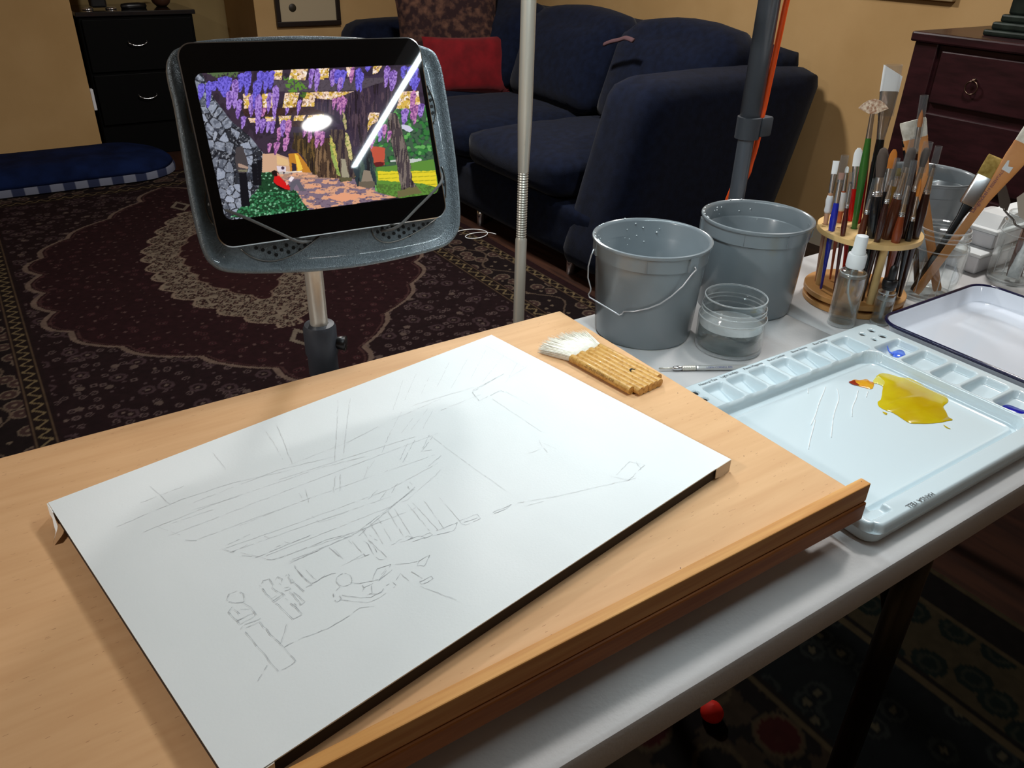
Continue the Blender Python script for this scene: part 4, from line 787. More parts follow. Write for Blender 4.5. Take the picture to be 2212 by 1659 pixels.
L1 = [[(270, 612), (465, 530), (620, 480), (800, 440)], [(350, 628), (560, 545), (900, 430), (1020, 400)], [(500, 540), (760, 440), (930, 400)], [(330, 545), (470, 490)], [(425, 640), (700, 535), (1000, 420), (1240, 330)], [(500, 655), (760, 560), (1010, 470), (1230, 395)], [(590, 680), (820, 600), (1090, 500), (1240, 420)], [(610, 690), (850, 605), (1100, 520)],
      [(740, 712), (960, 640), (1175, 555)], [(720, 700), (900, 630), (1150, 530), (1250, 440)], [(938, 230), (935, 300), (928, 420)], [(975, 225), (965, 300), (955, 390)], [(720, 325), (745, 360), (772, 410)], [(755, 310), (800, 420)], [(560, 390), (600, 440)], [(370, 490), (430, 545)], [(385, 610), (460, 638)], [(585, 678), (625, 692)], [(645, 690), (720, 708)],
      [(1135, 170), (1105, 260)], [(1175, 150), (1140, 230)], [(1215, 160), (1190, 210)], [(1275, 115), (1235, 195)], [(1330, 105), (1280, 195)], [(1385, 80), (1340, 165)], [(1440, 95), (1375, 175)], [(1385, 65), (1500, 130)], [(1480, 118), (1447, 175)], [(1510, 128), (1455, 162)], [(1165, 245), (1350, 190)], [(1250, 260), (1370, 212)], [(1100, 290), (1250, 225)], [(1130, 265), (1088, 345)], [(1165, 285), (1130, 330)], [(1210, 255), (1160, 320)], [(1225, 262), (1195, 315)], [(1060, 310), (960, 360), (780, 430)],
      [(760, 470), (1040, 380), (1170, 340)], [(500, 560), (640, 520)], [(440, 600), (560, 560)], [(1405, 225), (1560, 330)], [(1560, 360), (1600, 378)], [(1215, 335), (1300, 400), (1445, 502)], [(1440, 200), (1520, 245)], [(1480, 540), (1600, 520), (1840, 465)], [(1515, 390), (1550, 378)], [(1545, 350), (1555, 368), (1572, 388)], [(1760, 460), (1820, 470), (1865, 425), (1820, 415), (1780, 455)], [(1840, 415), (1855, 440)], [(1500, 550), (1560, 535)],
      [(1090, 565), (1135, 640)], [(1110, 560), (1160, 640)], [(1150, 545), (1215, 625)], [(1165, 540), (1240, 622)], [(1200, 535), (1260, 620)], [(1245, 525), (1310, 600)], [(1035, 600), (1075, 665)], [(1060, 590), (1100, 655)], [(1010, 620), (1040, 665)], [(925, 680), (955, 710)], [(975, 650), (1010, 690)], [(950, 730), (1015, 695)], [(890, 590), (960, 570)], [(860, 580), (880, 600), (930, 585)], [(840, 500), (850, 540)], [(820, 510), (830, 525)], [(790, 550), (640, 610)], [(930, 460), (925, 510)], [(945, 455), (945, 505)], [(1030, 430), (1015, 470)], [(1050, 410), (1030, 440)], [(700, 790), (690, 1130)][:1] + [(702, 792)]]
strokes(L1, A, Bv, 0.00038, 'pencil_lines', m_pencil)
L2 = [[(1420, 160), (1345, 205), (1365, 232), (1430, 200), (1440, 205)], [(1345, 200), (1440, 150)], [(1170, 350), (1135, 418)], [(1150, 360), (1125, 410)], [(1225, 340), (1190, 385)], [(1215, 335), (1195, 375)], [(1190, 385), (1232, 378)], [(1210, 430), (1250, 398)], [(1155, 478), (1172, 492), (1000, 640)], [(1150, 490), (1155, 500)], [(800, 712), (980, 640), (1170, 498)], [(810, 715), (1060, 600)], [(1090, 340), (1070, 390)], [(1120, 480), (1100, 510)], [(1060, 500), (1030, 530)], [(1085, 505), (1065, 530)],
      [(1100, 668), (1140, 655), (1165, 645), (1150, 640), (1110, 660)], [(1150, 652), (1185, 640), (1200, 645), (1165, 658)], [(1190, 642), (1215, 630), (1225, 638), (1200, 648)], [(1225, 640), (1290, 625), (1300, 600), (1285, 605), (1235, 625)], [(1305, 595), (1360, 575), (1370, 588), (1325, 608), (1305, 600)], [(1320, 600), (1360, 585)], [(1405, 570), (1440, 555), (1462, 545), (1445, 560), (1410, 572)],
      [(1015, 655), (1030, 665), (1040, 690), (1062, 712), (1080, 710)], [(1020, 650), (1040, 660), (1060, 680), (1085, 705)], [(1045, 670), (1055, 690)], [(1010, 620), (1055, 655)]]
strokes(L2, A, Bv, 0.00040, 'pencil_outlines', m_pencil2)
E_ = lambda u: 400 + u / 3.687
Fv = lambda v: 1150 + v / 3.687
def ell(cx, cy, rx, ry, a0=0, a1=6.28): return [(cx + rx * math.cos(a), cy + ry * math.sin(a)) for a in np.linspace(a0, a1, 14)]
L3 = [ell(1265, 378, 64, 50), [(1230, 430), (1180, 490), (1190, 540), (1215, 552), (1245, 530), (1225, 505)], [(1250, 500), (1400, 520), (1470, 515), (1560, 480), (1600, 420), (1650, 395), (1680, 420), (1655, 440)], [(1230, 535), (1450, 560), (1520, 535), (1600, 480)], [(1310, 400), (1395, 405), (1500, 385), (1535, 375)], [(1395, 405), (1420, 440), (1500, 405)], [(1490, 380), (1525, 290), (1640, 255), (1545, 378)], [(1600, 290), (1550, 360)], [(1540, 385), (1650, 295)], [(1640, 258), (1780, 245), (1855, 232)], [(1860, 225), (1850, 265), (1905, 268), (1945, 180), (1900, 205), (1865, 228)], [(1800, 310), (1895, 368)], [(1720, 325), (1680, 380)], [(1725, 330), (1780, 385)], [(1865, 395), (1960, 348), (1970, 365), (1930, 400), (1880, 412), (1865, 395)], [(1870, 430), (2010, 480), (2190, 550)], [(1480, 420), (1492, 480), (1450, 500)], [(1460, 490), (1530, 490), (1560, 470)], [(1410, 470), (1430, 440)],
      [(330, 540), (345, 490), (410, 465), (460, 490), (472, 550), (400, 562), (350, 550), (330, 540)], [(375, 590), (340, 635), (370, 668), (425, 705)], [(460, 562), (520, 598), (560, 650)], [(440, 610), (510, 610)], [(385, 610), (430, 650)], [(415, 700), (545, 640), (562, 658), (435, 732), (415, 705)], [(440, 770), (470, 735), (590, 690), (600, 680)], [(450, 778), (520, 745), (590, 712)], [(480, 790), (570, 900), (700, 1060), (740, 1105)], [(740, 1105), (800, 1080), (880, 1025)], [(590, 710), (680, 810), (780, 910), (880, 1025)], [(760, 880), (785, 800), (805, 735)], [(790, 910), (900, 855), (1130, 765), (1280, 680), (1390, 600), (1500, 590)], [(655, 1055), (610, 1130), (580, 1180)],
      [(610, 430), (620, 385), (670, 370), (705, 420), (690, 442)], [(610, 440), (645, 490), (690, 530)], [(690, 440), (760, 485)], [(688, 528), (765, 480), (790, 500), (710, 552), (688, 530)], [(700, 540), (780, 490)], [(722, 560), (800, 640), (860, 690)], [(860, 690), (930, 655)], [(795, 525), (880, 600), (930, 650)], [(870, 560), (885, 600)],
      [(722, 380), (740, 350), (772, 368), (765, 400)], [(725, 385), (785, 440)], [(785, 440), (830, 432), (838, 450), (795, 462)], [(830, 470), (900, 545), (920, 580)], [(920, 580), (955, 550)], [(860, 475), (950, 548)], [(800, 345), (820, 330), (850, 370), (870, 395), (845, 400)], [(815, 350), (850, 405)], [(870, 400), (945, 470)], [(880, 410), (935, 480)],
      [(870, 262), (900, 310), (960, 375), (1015, 405), (960, 438)], [(880, 290), (950, 370), (1010, 420), (970, 435)], [(1010, 405), (1060, 380), (1120, 340), (1200, 322)], [(1030, 400), (1090, 360), (1160, 330)], [(960, 300), (1045, 375)], [(825, 250), (905, 210), (1060, 145)], [(830, 235), (900, 215)], [(1150, 120), (1250, 215)], [(1300, 65), (1330, 95)], [(1360, 110), (1440, 188)], [(1320, 225), (1470, 175)], [(0, 60), (90, 65)], [(285, 125), (375, 158), (500, 98)], [(455, 180), (530, 192)], [(650, 215), (720, 215), (1150, 50), (1340, 0)], [(560, 200), (640, 170), (1000, 20)], [(630, 30), (690, 50)], [(790, 75), (870, 95)], [(690, 130), (760, 100)], [(340, 95), (460, 40), (520, 15)]]
strokes(L3, E_, Fv, 0.00042, 'pencil_figures', m_pencil2)

# ---- hake brush lying on the board
hk = thing('hake_brush', 'wide bamboo-handled hake brush with white goat hair lying on the board corner', 'brush', onz(1320, 780, BZ))
HZ = BZ + 0.011
a0 = onz(1262, 745, HZ); a1 = onz(1300, 741, HZ)
# handle axis from bristle end to tail
hs = (onz(1234, 772, BZ + 0.009) + onz(1296, 738, BZ + 0.012)) / 2; he = (onz(1372, 850, BZ + 0.009) + onz(1440, 810, BZ + 0.011)) / 2
ax = (he - hs); ax.z = 0; Lh = ax.length; ax.normalize(); sy = Vector((-ax.y, ax.x, 0)); wh = ((onz(1296, 738, BZ + 0.012) - onz(1234, 772, BZ + 0.009)).dot(sy)); wh = abs(wh) * 1.02; HR = 0.0052; K7 = 7
base_ = Vector((hs.x, hs.y, BZ + HR + 0.0004))
for k in range(K7):
    off = (k - 3) / K7 * wh; r = wh / K7 / 2 * 1.36; l0 = 0.0 if k % 2 == 0 else 0.003; l1 = Lh - (0.009 if k in (0, 6) else 0)
    P = [base_ + sy * off + ax * (l0 + (l1 - l0) * t) for t in (0, 0.004, 0.5, 0.985, 1.0)]
    G().tube(P, [r * 0.93, r, r, r, r * 0.97], 12).out('bamboo_stick', m_bamboo, hk, True, autosm=50)
g = G()
for k in range(620):
    u = random.uniform(-1, 1); lvl = random.uniform(-1, 1); fan = 1.0 + random.gauss(0, .03); ln = 0.061 * (1 - 0.22 * abs(u) ** 2) * random.uniform(0.86, 1.05)
    p0 = base_ + sy * (u * wh * 0.47) + Vector((0, 0, lvl * HR * 0.75)); dirv = (-ax + sy * u * 0.37 * fan + Vector((0, 0, -0.06 + 0.05 * lvl))).normalized()
    p1 = p0 + dirv * ln * 0.55 + Vector((0, 0, 0.0012 * (1 - abs(lvl)))); p2 = p0 + dirv * ln; p2.z = max(p2.z, BZ + 0.0006); p1.z = max(p1.z, BZ + 0.001)
    g.tube([p0, p1, p2], [0.00075, 0.0007, 0.00012], 4, False)
# solid heart of the bristles
R = []
for t, s, h in ((0, 0.96, 1.0), (0.3, 1.12, 1.05), (0.6, 1.28, 0.95), (0.8, 1.34, 0.7), (0.92, 1.30, 0.3)):
    c = base_ - ax * (0.052 * t) + Vector((0, 0, -0.0012 * t)); ring = []
    for q in range(20):
        an = 2 * math.pi * q / 20; ex = math.copysign(abs(math.cos(an)) ** 0.5, math.cos(an)); p = c + sy * ex * wh * 0.49 * s - ax * (0.0) * 0 + Vector((0, 0, math.sin(an) * HR * 0.9 * h)); p = p + ax * 0.010 * t * abs(ex) ** 3; p.z = max(p.z, BZ + 0.0004); ring.append(p)
    R.append(ring)
G().rings(R).out('bristle_heart', m_goat, hk, True)
o = g.out('bristles', m_goat, hk, True); o['kind'] = 'stuff'
nd_ = sy if sy.dot(CAM - base_) > 0 else -sy; nn_ = (nd_ * 0.8 + Vector((0, 0, 0.6))).normalized(); yd_ = nn_.cross(ax); yd_ = yd_ if yd_.z > 0 else -yd_; xd_ = yd_.cross(nn_)
text_on('burned_lettering', 'ZL OCM-00PBN11 K30', 0.0052, base_ + nd_ * (3 / K7 * wh) + nn_ * (wh / K7 / 2 * 1.36 + 0.0004) + (ax if xd_.dot(ax) > 0 else ax * 1.0) * (0.030 if xd_.dot(ax) > 0 else 0.09) - yd_ * 0.0022, xd_, yd_, mat('burned_brown', (112, 66, 26), 0.7), hk, lift=0.0005)
g = G(); pm = onz(1364, 797, BZ + 0.0115)
g.tube([pm + ax * 0.004 + sy * 0.003, pm, pm + ax * 0.001 - sy * 0.004, pm + ax * 0.006 - sy * 0.006], [0.0004, 0.0012, 0.0014, 0.0004], 6, flat=0.5).out('paint_mark', m_ink, hk, True)

# ================================================================== PALETTE
ppx0, ppx1, ppy0, ppy1, PT = 0.6800, 1.131, 0.318, 0.647, 0.027
pl = thing('paint_palette', 'large white plastic paint palette with rows of square wells on the table', 'palette', ((ppx0 + ppx1) / 2, (ppy0 + ppy1) / 2, TZ))
st_ = 0.00135; nx = int((ppx1 - ppx0) / st_) + 1; ny = int((ppy1 - ppy0) / st_) + 1
gx_, gy_ = np.meshgrid(np.linspace(ppx0, ppx1, nx), np.linspace(ppy0, ppy1, ny)); X = gx_.ravel(); Y = gy_.ravel()
def sst(t): t = np.clip(t, 0, 1); return t * t * (3 - 2 * t)
H = np.full(X.shape, PT); edge = sdr(X, Y, ppx0, ppx1, ppy0, ppy1, 0.018)
MIX = (0.712, 1.034, 0.357, 0.570)
d = sdr(X, Y, *MIX, 0.012); ZM = 0.0125
H = PT - (PT - ZM + 0.003) * sst((0.0135 - d) / 0.003) + 0.003 * sst((0.002 - d) / 0.003) + 0.0012 * np.exp(-((d + 0.0015) / 0.0018) ** 2)
H = H + 0.0012 * np.exp(-((d - 0.0150) / 0.002) ** 2)                      # raised lip around the mixing area
wells = [(0.737 + 0.0455 * k, 0.737 + 0.0455 * k + 0.0405, 0.584, 0.631) for k in range(7)]
wells += [(1.051, 1.113, 0.5835 - 0.0455 * (k + 1) + 0.005, 0.5835 - 0.0455 * k) for k in range(5)]
for k, wq in enumerate(wells):
    d = sdr(X, Y, *wq, 0.008); depth = 0.0195
    if k < 7: slope = 0.5 + 0.5 * np.clip((wq[3] - Y) / (wq[3] - wq[2]), 0, 1)
    else: slope = 0.5 + 0.5 * np.clip((wq[1] - X) / (wq[1] - wq[0]), 0, 1)
    H = np.minimum(H, PT - depth * sst(-d / 0.0062 + 0.1) * slope)
holes = [(onz(x, y, TZ + PT).x, onz(x, y, TZ + PT).y, r) for x, y, r in ((1863, 722, .0042), (1883, 714, .0046), (1907, 726, .0050), (1889, 733, .0036), (1501, 848, .005), (1522, 862, .0045))]
for hx, hy, r in holes: H = np.minimum(H, PT - 0.022 * sst((r - np.hypot(X - hx, Y - hy)) / 0.0014 + 0.5))
tri = sdr(X, Y, 0.690, 0.728, 0.330, 0.352, 0.004); H = np.minimum(H, PT - 0.006 * sst(-tri / 0.006))
H = H - 0.010 * np.clip(1 + edge / 0.0055, 0, 1) ** 2.2
# snap the border to the rounded outline
cxp, cyp = (ppx0 + ppx1) / 2, (ppy0 + ppy1) / 2; hxp, hyp, rc = (ppx1 - ppx0) / 2, (ppy1 - ppy0) / 2, 0.018
qx = np.abs(X - cxp) - hxp + rc; qy = np.abs(Y - cyp) - hyp + rc; cor = (qx > 0) & (qy > 0); ln = np.hypot(qx, qy); mx = np.maximum(qx, qy); f_ = np.where(cor & (ln > 0), mx / np.where(ln > 0, ln, 1), 1)
X2 = np.where(cor, cxp + np.sign(X - cxp) * (hxp - rc + qx * f_), X); Y2 = np.where(cor, cyp + np.sign(Y - cyp) * (hyp - rc + qy * f_), Y)
grid_mesh('palette_top', np.stack([X2, Y2, TZ + H], 1), nx, ny, None, m_pal, pl)
def prr(off, z): return [Vector((cxp + a, cyp + b, z)) for a, b in rrect(hxp - off, hyp - off, 0.018 - off * 0.5, 8)]
fixn(G().rings([prr(0.007, TZ + 0.0004), prr(0.005, TZ + 0.002), prr(0.0035, TZ + PT - 0.013), prr(0.0002, TZ + PT - 0.0115), prr(-0.0002, TZ + PT - 0.0098)], True, True, False).out('palette_skirt', m_pal, pl, True, autosm=40))
for hx, hy, r in holes: G().lathe((hx, hy, TZ + PT - 0.0022), [(0, 0.0), (r * 1.02, 0.0)], 20).out('hole_shade_disc', m_hole, pl)  # dark disc near the top stands in for the shade inside the hole
def puddle(name, P, z, m, lab=None, parent=pl, inset=0.0015, h=0.0006, jit=0.35):
    Q = smooth_path([onz(x, y, z) for x, y in P] + [onz(*P[0], z)], 5)[:-1]; Q = [p + Vector((random.gauss(0, .0003) * jit, random.gauss(0, .0003) * jit, 0)) for p in Q]; c = sum(Q, Vector()) / len(Q)
    R = [[p for p in Q], [p + (c - p).normalized() * inset + Vector((0, 0, h)) for p in Q]]
    o = G().rings(R, True, False, True).out(name, m, parent, True); fixn(o)
    if lab: o['label'] = lab
    return o
zpm = TZ + ZM + 0.0004
puddle('yellow_wash', [(1893, 812), (1905, 806), (1925, 809), (1945, 815), (1965, 817), (1985, 827), (2003, 838), (2020, 846), (2035, 852), (2046, 858), (2048, 868), (2038, 878), (2044, 890), (2050, 902), (2058, 907), (2044, 910), (2030, 913), (2005, 915), (1985, 915), (1966, 914), (1950, 905), (1938, 897), (1925, 890), (1915, 887), (1899, 878), (1896, 868), (1903, 862), (1906, 845), (1906, 832), (1895, 822)], zpm, m_yellow, 'olive yellow wash of wet paint')
puddle('yellow_fringe', [(1886, 822), (1896, 812), (1905, 818), (1913, 826), (1909, 834), (1896, 829), (1888, 828)], zpm + 0.0001, m_yellow_e)
puddle('orange_dab', [(1834, 825), (1845, 820), (1858, 821), (1872, 819), (1880, 824), (1888, 827), (1884, 840), (1870, 838), (1855, 834), (1842, 829)], zpm, m_or, 'orange dab with a burnt tip')
puddle('orange_dark_edge', [(1833, 825), (1846, 821), (1849, 826), (1857, 832), (1845, 831), (1838, 828)], zpm + 0.0007, m_ord, h=0.0002)
puddle('green_speck', [(1906, 889), (1916, 892), (1915, 896), (1909, 893)], zpm, m_yellow); puddle('green_speck', [(2038, 918), (2046, 923), (2053, 927), (2044, 924)], zpm, m_yellow, inset=0.0004)
bz = TZ + PT - 0.0120
puddle('blue_dab', [(1924, 762), (1932, 759), (1943, 757), (1952, 760), (1956, 766), (1955, 774), (1945, 775), (1931, 772), (1928, 767)], bz, m_blue, 'cobalt blue squeeze of paint', h=0.002)
g = G().tube(smooth_path([onz(x, y, bz + dz) for x, y, dz in ((1917, 747, 0.006), (1919, 755, 0.004), (1923, 761, 0.002), (1930, 765, 0.0015))], 4), [0.0005, 0.0006, 0.0008, 0.001, 0.0011, 0.0012, 0.0013, 0.0014, 0.0015, 0.0015, 0.0015, 0.0014, 0.0012], 6); g.out('blue_thread', m_blue, pl, True)
puddle('ultramarine_pool', [(2160, 878), (2175, 874), (2190, 878), (2205, 884), (2218, 890), (2218, 897), (2202, 895), (2180, 887), (2165, 881)], bz + 0.0005, m_blued, 'deep ultramarine pool of paint', h=0.0008)
# water dribbles, white colour standing in for their glints
g = G()
for P in ([(1784, 835), (1778, 850), (1772, 865), (1768, 880), (1762, 895), (1752, 918)], [(1808, 838), (1812, 860), (1806, 880), (1800, 900), (1797, 925), (1794, 945)], [(1853, 843), (1848, 862), (1843, 880), (1840, 900)], [(1876, 845), (1870, 858)], [(1763, 905), (1756, 930), (1750, 950), (1748, 970)], [(1745, 838), (1744, 850)]):
    Q = [onz(x + random.uniform(-1.5, 1.5), y, zpm + 0.0001) for x, y in P]; g.tube(smooth_path(Q, 4), [0.0002 + 0.0010 * abs(math.sin(i * 1.7)) for i in range((len(Q) - 1) * 4 + 1)], 6, flat=0.4)
o = g.out('water_dribbles', mat('water_glint', (250, 253, 255), 0.02, spec=1.0), pl, True); o['kind'] = 'stuff'
ink = []
for s, xa, y_, sz in (('Neutral Tint', 0.740, 0.6375, 0.0068), ('Light Indigo', 0.782, 0.6375, 0.0072), ('Perm Magenta', 0.828, 0.6375, 0.0066), ('Burnt Umber', 0.878, 0.6375, 0.0068), ('Burnt Sienna', 0.930, 0.6375, 0.0066), ('Raw Sienna', 0.980, 0.6375, 0.0070)):
    text_on('marker_writing', s, sz, (xa, y_ - 0.0035, TZ + PT + 0.0001), (1, 0, 0), (0, 1, 0), m_ink, pl, lift=0.0002)
pf_ = onz(2003, 1075, TZ + PT - 0.0005); text_on('marker_writing', 'HANSA YELL', 0.0085, pf_ + Vector((0.012, 0.003, 0)), (-1, 0.02, 0), (0, -1, 0), m_ink, pl, lift=0.0012)
text_on('marker_writing', 'C15', 0.008, (0.684, 0.366, TZ + PT - 0.0015), (0, -1, 0), (1, 0, 0), m_ink, pl, lift=0.001)
text_on('marker_writing', 'PB', 0.006, onz(2139, 811, TZ + PT) + Vector((0.0, 0.0, -0.0015)), (0, -1, 0), (1, 0, 0), m_ink, pl, lift=0.001)

# ================================================================== ENAMEL TRAY
tr = thing('enamel_tray', 'white enamel butcher tray with navy rolled rim beside the palette', 'tray', (1.29, 0.45, TZ))
tx0, tx1, ty0, ty1, RZ = 1.1345, 1.445, 0.262, 0.641, 0.031
tcx, tcy, thx, thy = (tx0 + tx1) / 2, (ty0 + ty1) / 2, (tx1 - tx0) / 2, (ty1 - ty0) / 2
def trr(off, z, r=0.040): return [Vector((tcx + a, tcy + b, TZ + z)) for a, b in rrect(thx - off, thy - off, max(r - off, 0.004), 10)]
R = [trr(0.020, 0.0008), trr(0.014, 0.003), trr(0.006, RZ - 0.002), trr(0.0055, RZ + 0.0005), trr(0.008, RZ - 0.002), trr(0.015, 0.006), trr(0.019, 0.0036), trr(0.028, 0.0022)]
fixn(G().rings(R).out('tray_body', m_enamel, tr, True, autosm=60))
rim = trr(0.003, RZ); rim.append(rim[0]); G().tube(rim, 0.0030, 8, False).out('navy_rim', m_navy, tr, True)

# ================================================================== PAILS
def pail(name, cx, cy, z0, label, s=1.0, r0=0.0765, rt=0.0925, h=0.157):
    t = thing(name, label, 'pail', (cx, cy, z0), 'grey plastic pails on the table'); c = (cx, cy, z0)
    hb = h - 0.027; ro = lambda z: r0 + (rt - 0.0055 - r0) * (z / h)
    pr = [(0, 0.004), (r0 - 0.004, 0.0025), (r0 - 0.001, 0.0005), (r0 + 0.0005, 0.004), (ro(hb), hb - 0.001), (ro(hb) + 0.0028, hb + 0.0005), (ro(h) + 0.0026, h - 0.006), (rt - 0.001, h - 0.005), (rt, h - 0.002), (rt - 0.0006, h), (rt - 0.003, h + 0.0008), (rt - 0.0055, h - 0.0005), (ro(h) - 0.002, h - 0.004), (ro(hb) - 0.0005, hb), (ro(hb) - 0.0025, hb - 0.0025), (r0 - 0.002, 0.008), (r0 - 0.006, 0.005), (0, 0.005)]
    G().lathe(c, pr, 72).out('pail_body', m_bucket, t, True, autosm=38)
    return t
def seam_ribs(t, cx, cy, z0, angs, ro=0.0885, h0=0.131, h1=0.151):
    for a in angs:
        u = Vector((math.cos(a), math.sin(a), 0)); v = Vector((-u.y, u.x, 0)); c = Vector((cx, cy, z0))
        G().add([c + u * (ro - .001) + v * s * 0.0006 + Vector((0, 0, z)) for s in (-1, 1) for z in (h0, h1)] + [c + u * (ro + 0.0016) + v * s * 0.0004 + Vector((0, 0, z)) for s in (-1, 1) for z in (h0, h1)], [(0, 1, 5, 4), (2, 6, 7, 3), (4, 5, 7, 6), (1, 3, 7, 5), (0, 4, 6, 2)]).out('moulded_rib', m_bucket, t)
def handle_of(t, cx, cy, z0, earL, earR, pts, hearz=0.135):
    n = (earR - earL); mid = (earL + earR) / 2; low = pts[0]
    pn = (earR - earL).cross(low - earL).normalized(); P = [earL] + [onpl(x, y, earL, pn) for x, y in pts[1]] + [earR]
    # bail hangs just outside the wall
    Q = []
    for p in P:
        v = Vector((p.x - cx, p.y - cy, 0)); r = 0.0765 + (0.087 - 0.0765) * ((p.z - z0) / 0.157) + 0.0032
        if v.length < r: v = v.normalized() * r; p = Vector((cx + v.x, cy + v.y, p.z))
        Q.append(p)
    G().tube(Q, 0.00115, 8).out('wire_handle', m_wire, t, True)
    for e in (earL, earR):
        u = Vector((e.x - cx, e.y - cy, 0)).normalized(); v = Vector((-u.y, u.x, 0)); c = Vector((cx, cy, e.z)) + u * 0.0885
        V = [c + u * du + v * dv + Vector((0, 0, dz)) for du in (-0.004, 0.0035) for dv in (-0.008, 0.008) for dz in (-0.008, 0.014)]
        fixn(G().add(V, [(0, 1, 3, 2), (4, 6, 7, 5), (0, 4, 5, 1), (2, 3, 7, 6), (0, 2, 6, 4), (1, 5, 7, 3)]).out('handle_ear', m_bucket, t))
b1x, b1y = 0.830, 0.851
b1 = pail('pail', b1x, b1y, TZ, 'grey plastic pail with its wire handle hanging down its near side')
eR = onpl(1497, 577, (b1x, b1y, 0), CF.cross(Vector((0, 0, 1))).cross(Vector((0, 0, 1))).normalized())
def oncyl(x, y, cx, cy, r):
    d = ray(x, y); a = d.x ** 2 + d.y ** 2; b = 2 * (d.x * (CAM.x - cx) + d.y * (CAM.y - cy)); c = (CAM.x - cx) ** 2 + (CAM.y - cy) ** 2 - r * r; D = b * b - 4 * a * c
    t = (-b - math.sqrt(max(D, 0))) / (2 * a); return CAM + d * t
eR = oncyl(1500, 577, b1x, b1y, 0.0925); eL = oncyl(1283, 538, b1x, b1y, 0.0925)
low = oncyl(1345, 684, b1x, b1y, 0.085)
handle_of(b1, b1x, b1y, TZ, eL, eR, (low, [(1277, 552), (1271, 575), (1270, 600), (1276, 622), (1276, 628), (1271, 636), (1273, 642), (1300, 658), (1338, 681), (1344, 678), (1348, 672), (1372, 670), (1400, 663), (1425, 654), (1450, 640), (1475, 618), (1495, 592), (1504, 583), (1502, 578)]))
angs = [math.atan2(oncyl(px, 590, b1x, b1y, .09).y - b1y, oncyl(px, 590, b1x, b1y, .09).x - b1x) for px in (1395,)]; seam_ribs(b1, b1x, b1y, TZ, angs)
b2x, b2y = 1.056, 0.842
b2 = pail('pail', b2x, b2y, TZ, 'grey plastic pail nearest the brush holder, behind the wide clear jar', r0=0.080, rt=0.0925, h=0.157)
angs = [math.atan2(oncyl(px, 520, b2x, b2y, .09).y - b2y, oncyl(px, 520, b2x, b2y, .09).x - b2x) for px in (1607, 1704)]; seam_ribs(b2, b2x, b2y, TZ, angs)
for a in (math.radians(-40), math.radians(140)):
    u = Vector((math.cos(a), math.sin(a), 0)); v = Vector((-u.y, u.x, 0)); c = Vector((b2x, b2y, TZ + 0.136)) + u * 0.0885
    V = [c + u * du + v * dv + Vector((0, 0, dz)) for du in (-0.004, 0.0035) for dv in (-0.008, 0.008) for dz in (-0.008, 0.012)]
    fixn(G().add(V, [(0, 1, 3, 2), (4, 6, 7, 5), (0, 4, 5, 1), (2, 3, 7, 6), (0, 2, 6, 4), (1, 5, 7, 3)]).out('handle_ear', m_bucket, b2))
b3 = pail('pail', 1.575, 0.859, TZ, 'grey plastic pail in the shade behind the glass jars', r0=0.080, rt=0.0925, h=0.157)
for bx_2, by_2, bb, seed in ((b1x, b1y, b1, 1), (b2x, b2y, b2, 2)):
    g = G(); random.seed(seed)
    for k in range(26):
        a = random.uniform(0.6, 3.6); z = random.uniform(0.105, 0.150); r = 0.0765 + 0.0105 * z / 0.157 - 0.0022; rad = random.uniform(0.0006, 0.0016); u = Vector((math.cos(a), math.sin(a), 0))
        g.lathe(Vector((bx_2, by_2, TZ + z)) + u * r, [(rad, 0), (rad * 0.7, rad * 0.6), (0, rad * 0.9)], 7, axis=-u)
    for k in range(9):
        a = random.uniform(0.9, 2.9); g.lathe(Vector((bx_2 + 0.0885 * math.cos(a), by_2 + 0.0885 * math.sin(a), TZ + 0.1578)), [(0.0014, 0), (0.001, 0.001), (0, 0.0014)], 7)
    o = g.out('water_drops', MATS.get('drop') or mat('drop', (235, 240, 242), 0.05, spec=0.8), bb, True); o['kind'] = 'stuff'
random.seed(11)

# ================================================================== WIDE CLEAR JAR OF WATER
jx_, jy_ = 0.906, 0.735
jr = thing('water_jar', 'wide clear plastic jar half full of water in front of the pails', 'jar', (jx_, jy_, TZ))
prj = [(0, 0.0005), (0.046, 0.0005), (0.0505, 0.004), (0.052, 0.010), (0.0520, 0.052), (0.0505, 0.057), (0.0475, 0.060), (0.0470, 0.0625), (0.0490, 0.0645), (0.0470, 0.0665), (0.0470, 0.069), (0.0488, 0.071), (0.0470, 0.073), (0.0470, 0.082), (0.0475, 0.0845), (0.0465, 0.086), (0.0450, 0.0855), (0.0448, 0.060), (0.0480, 0.056), (0.0496, 0.051), (0.0496, 0.010), (0.047, 0.0055), (0.042, 0.004), (0, 0.0036)]
fixn(G().lathe((jx_, jy_, TZ), prj, 56).out('jar_body', m_glass, jr, True, autosm=50))
fixn(G().lathe((jx_, jy_, TZ), [(0, 0.0042), (0.0415, 0.0045), (0.0465, 0.006), (0.0492, 0.0105), (0.0492, 0.0385), (0.0485, 0.038), (0, 0.038)], 56).out('water', m_water, jr, True, autosm=40))

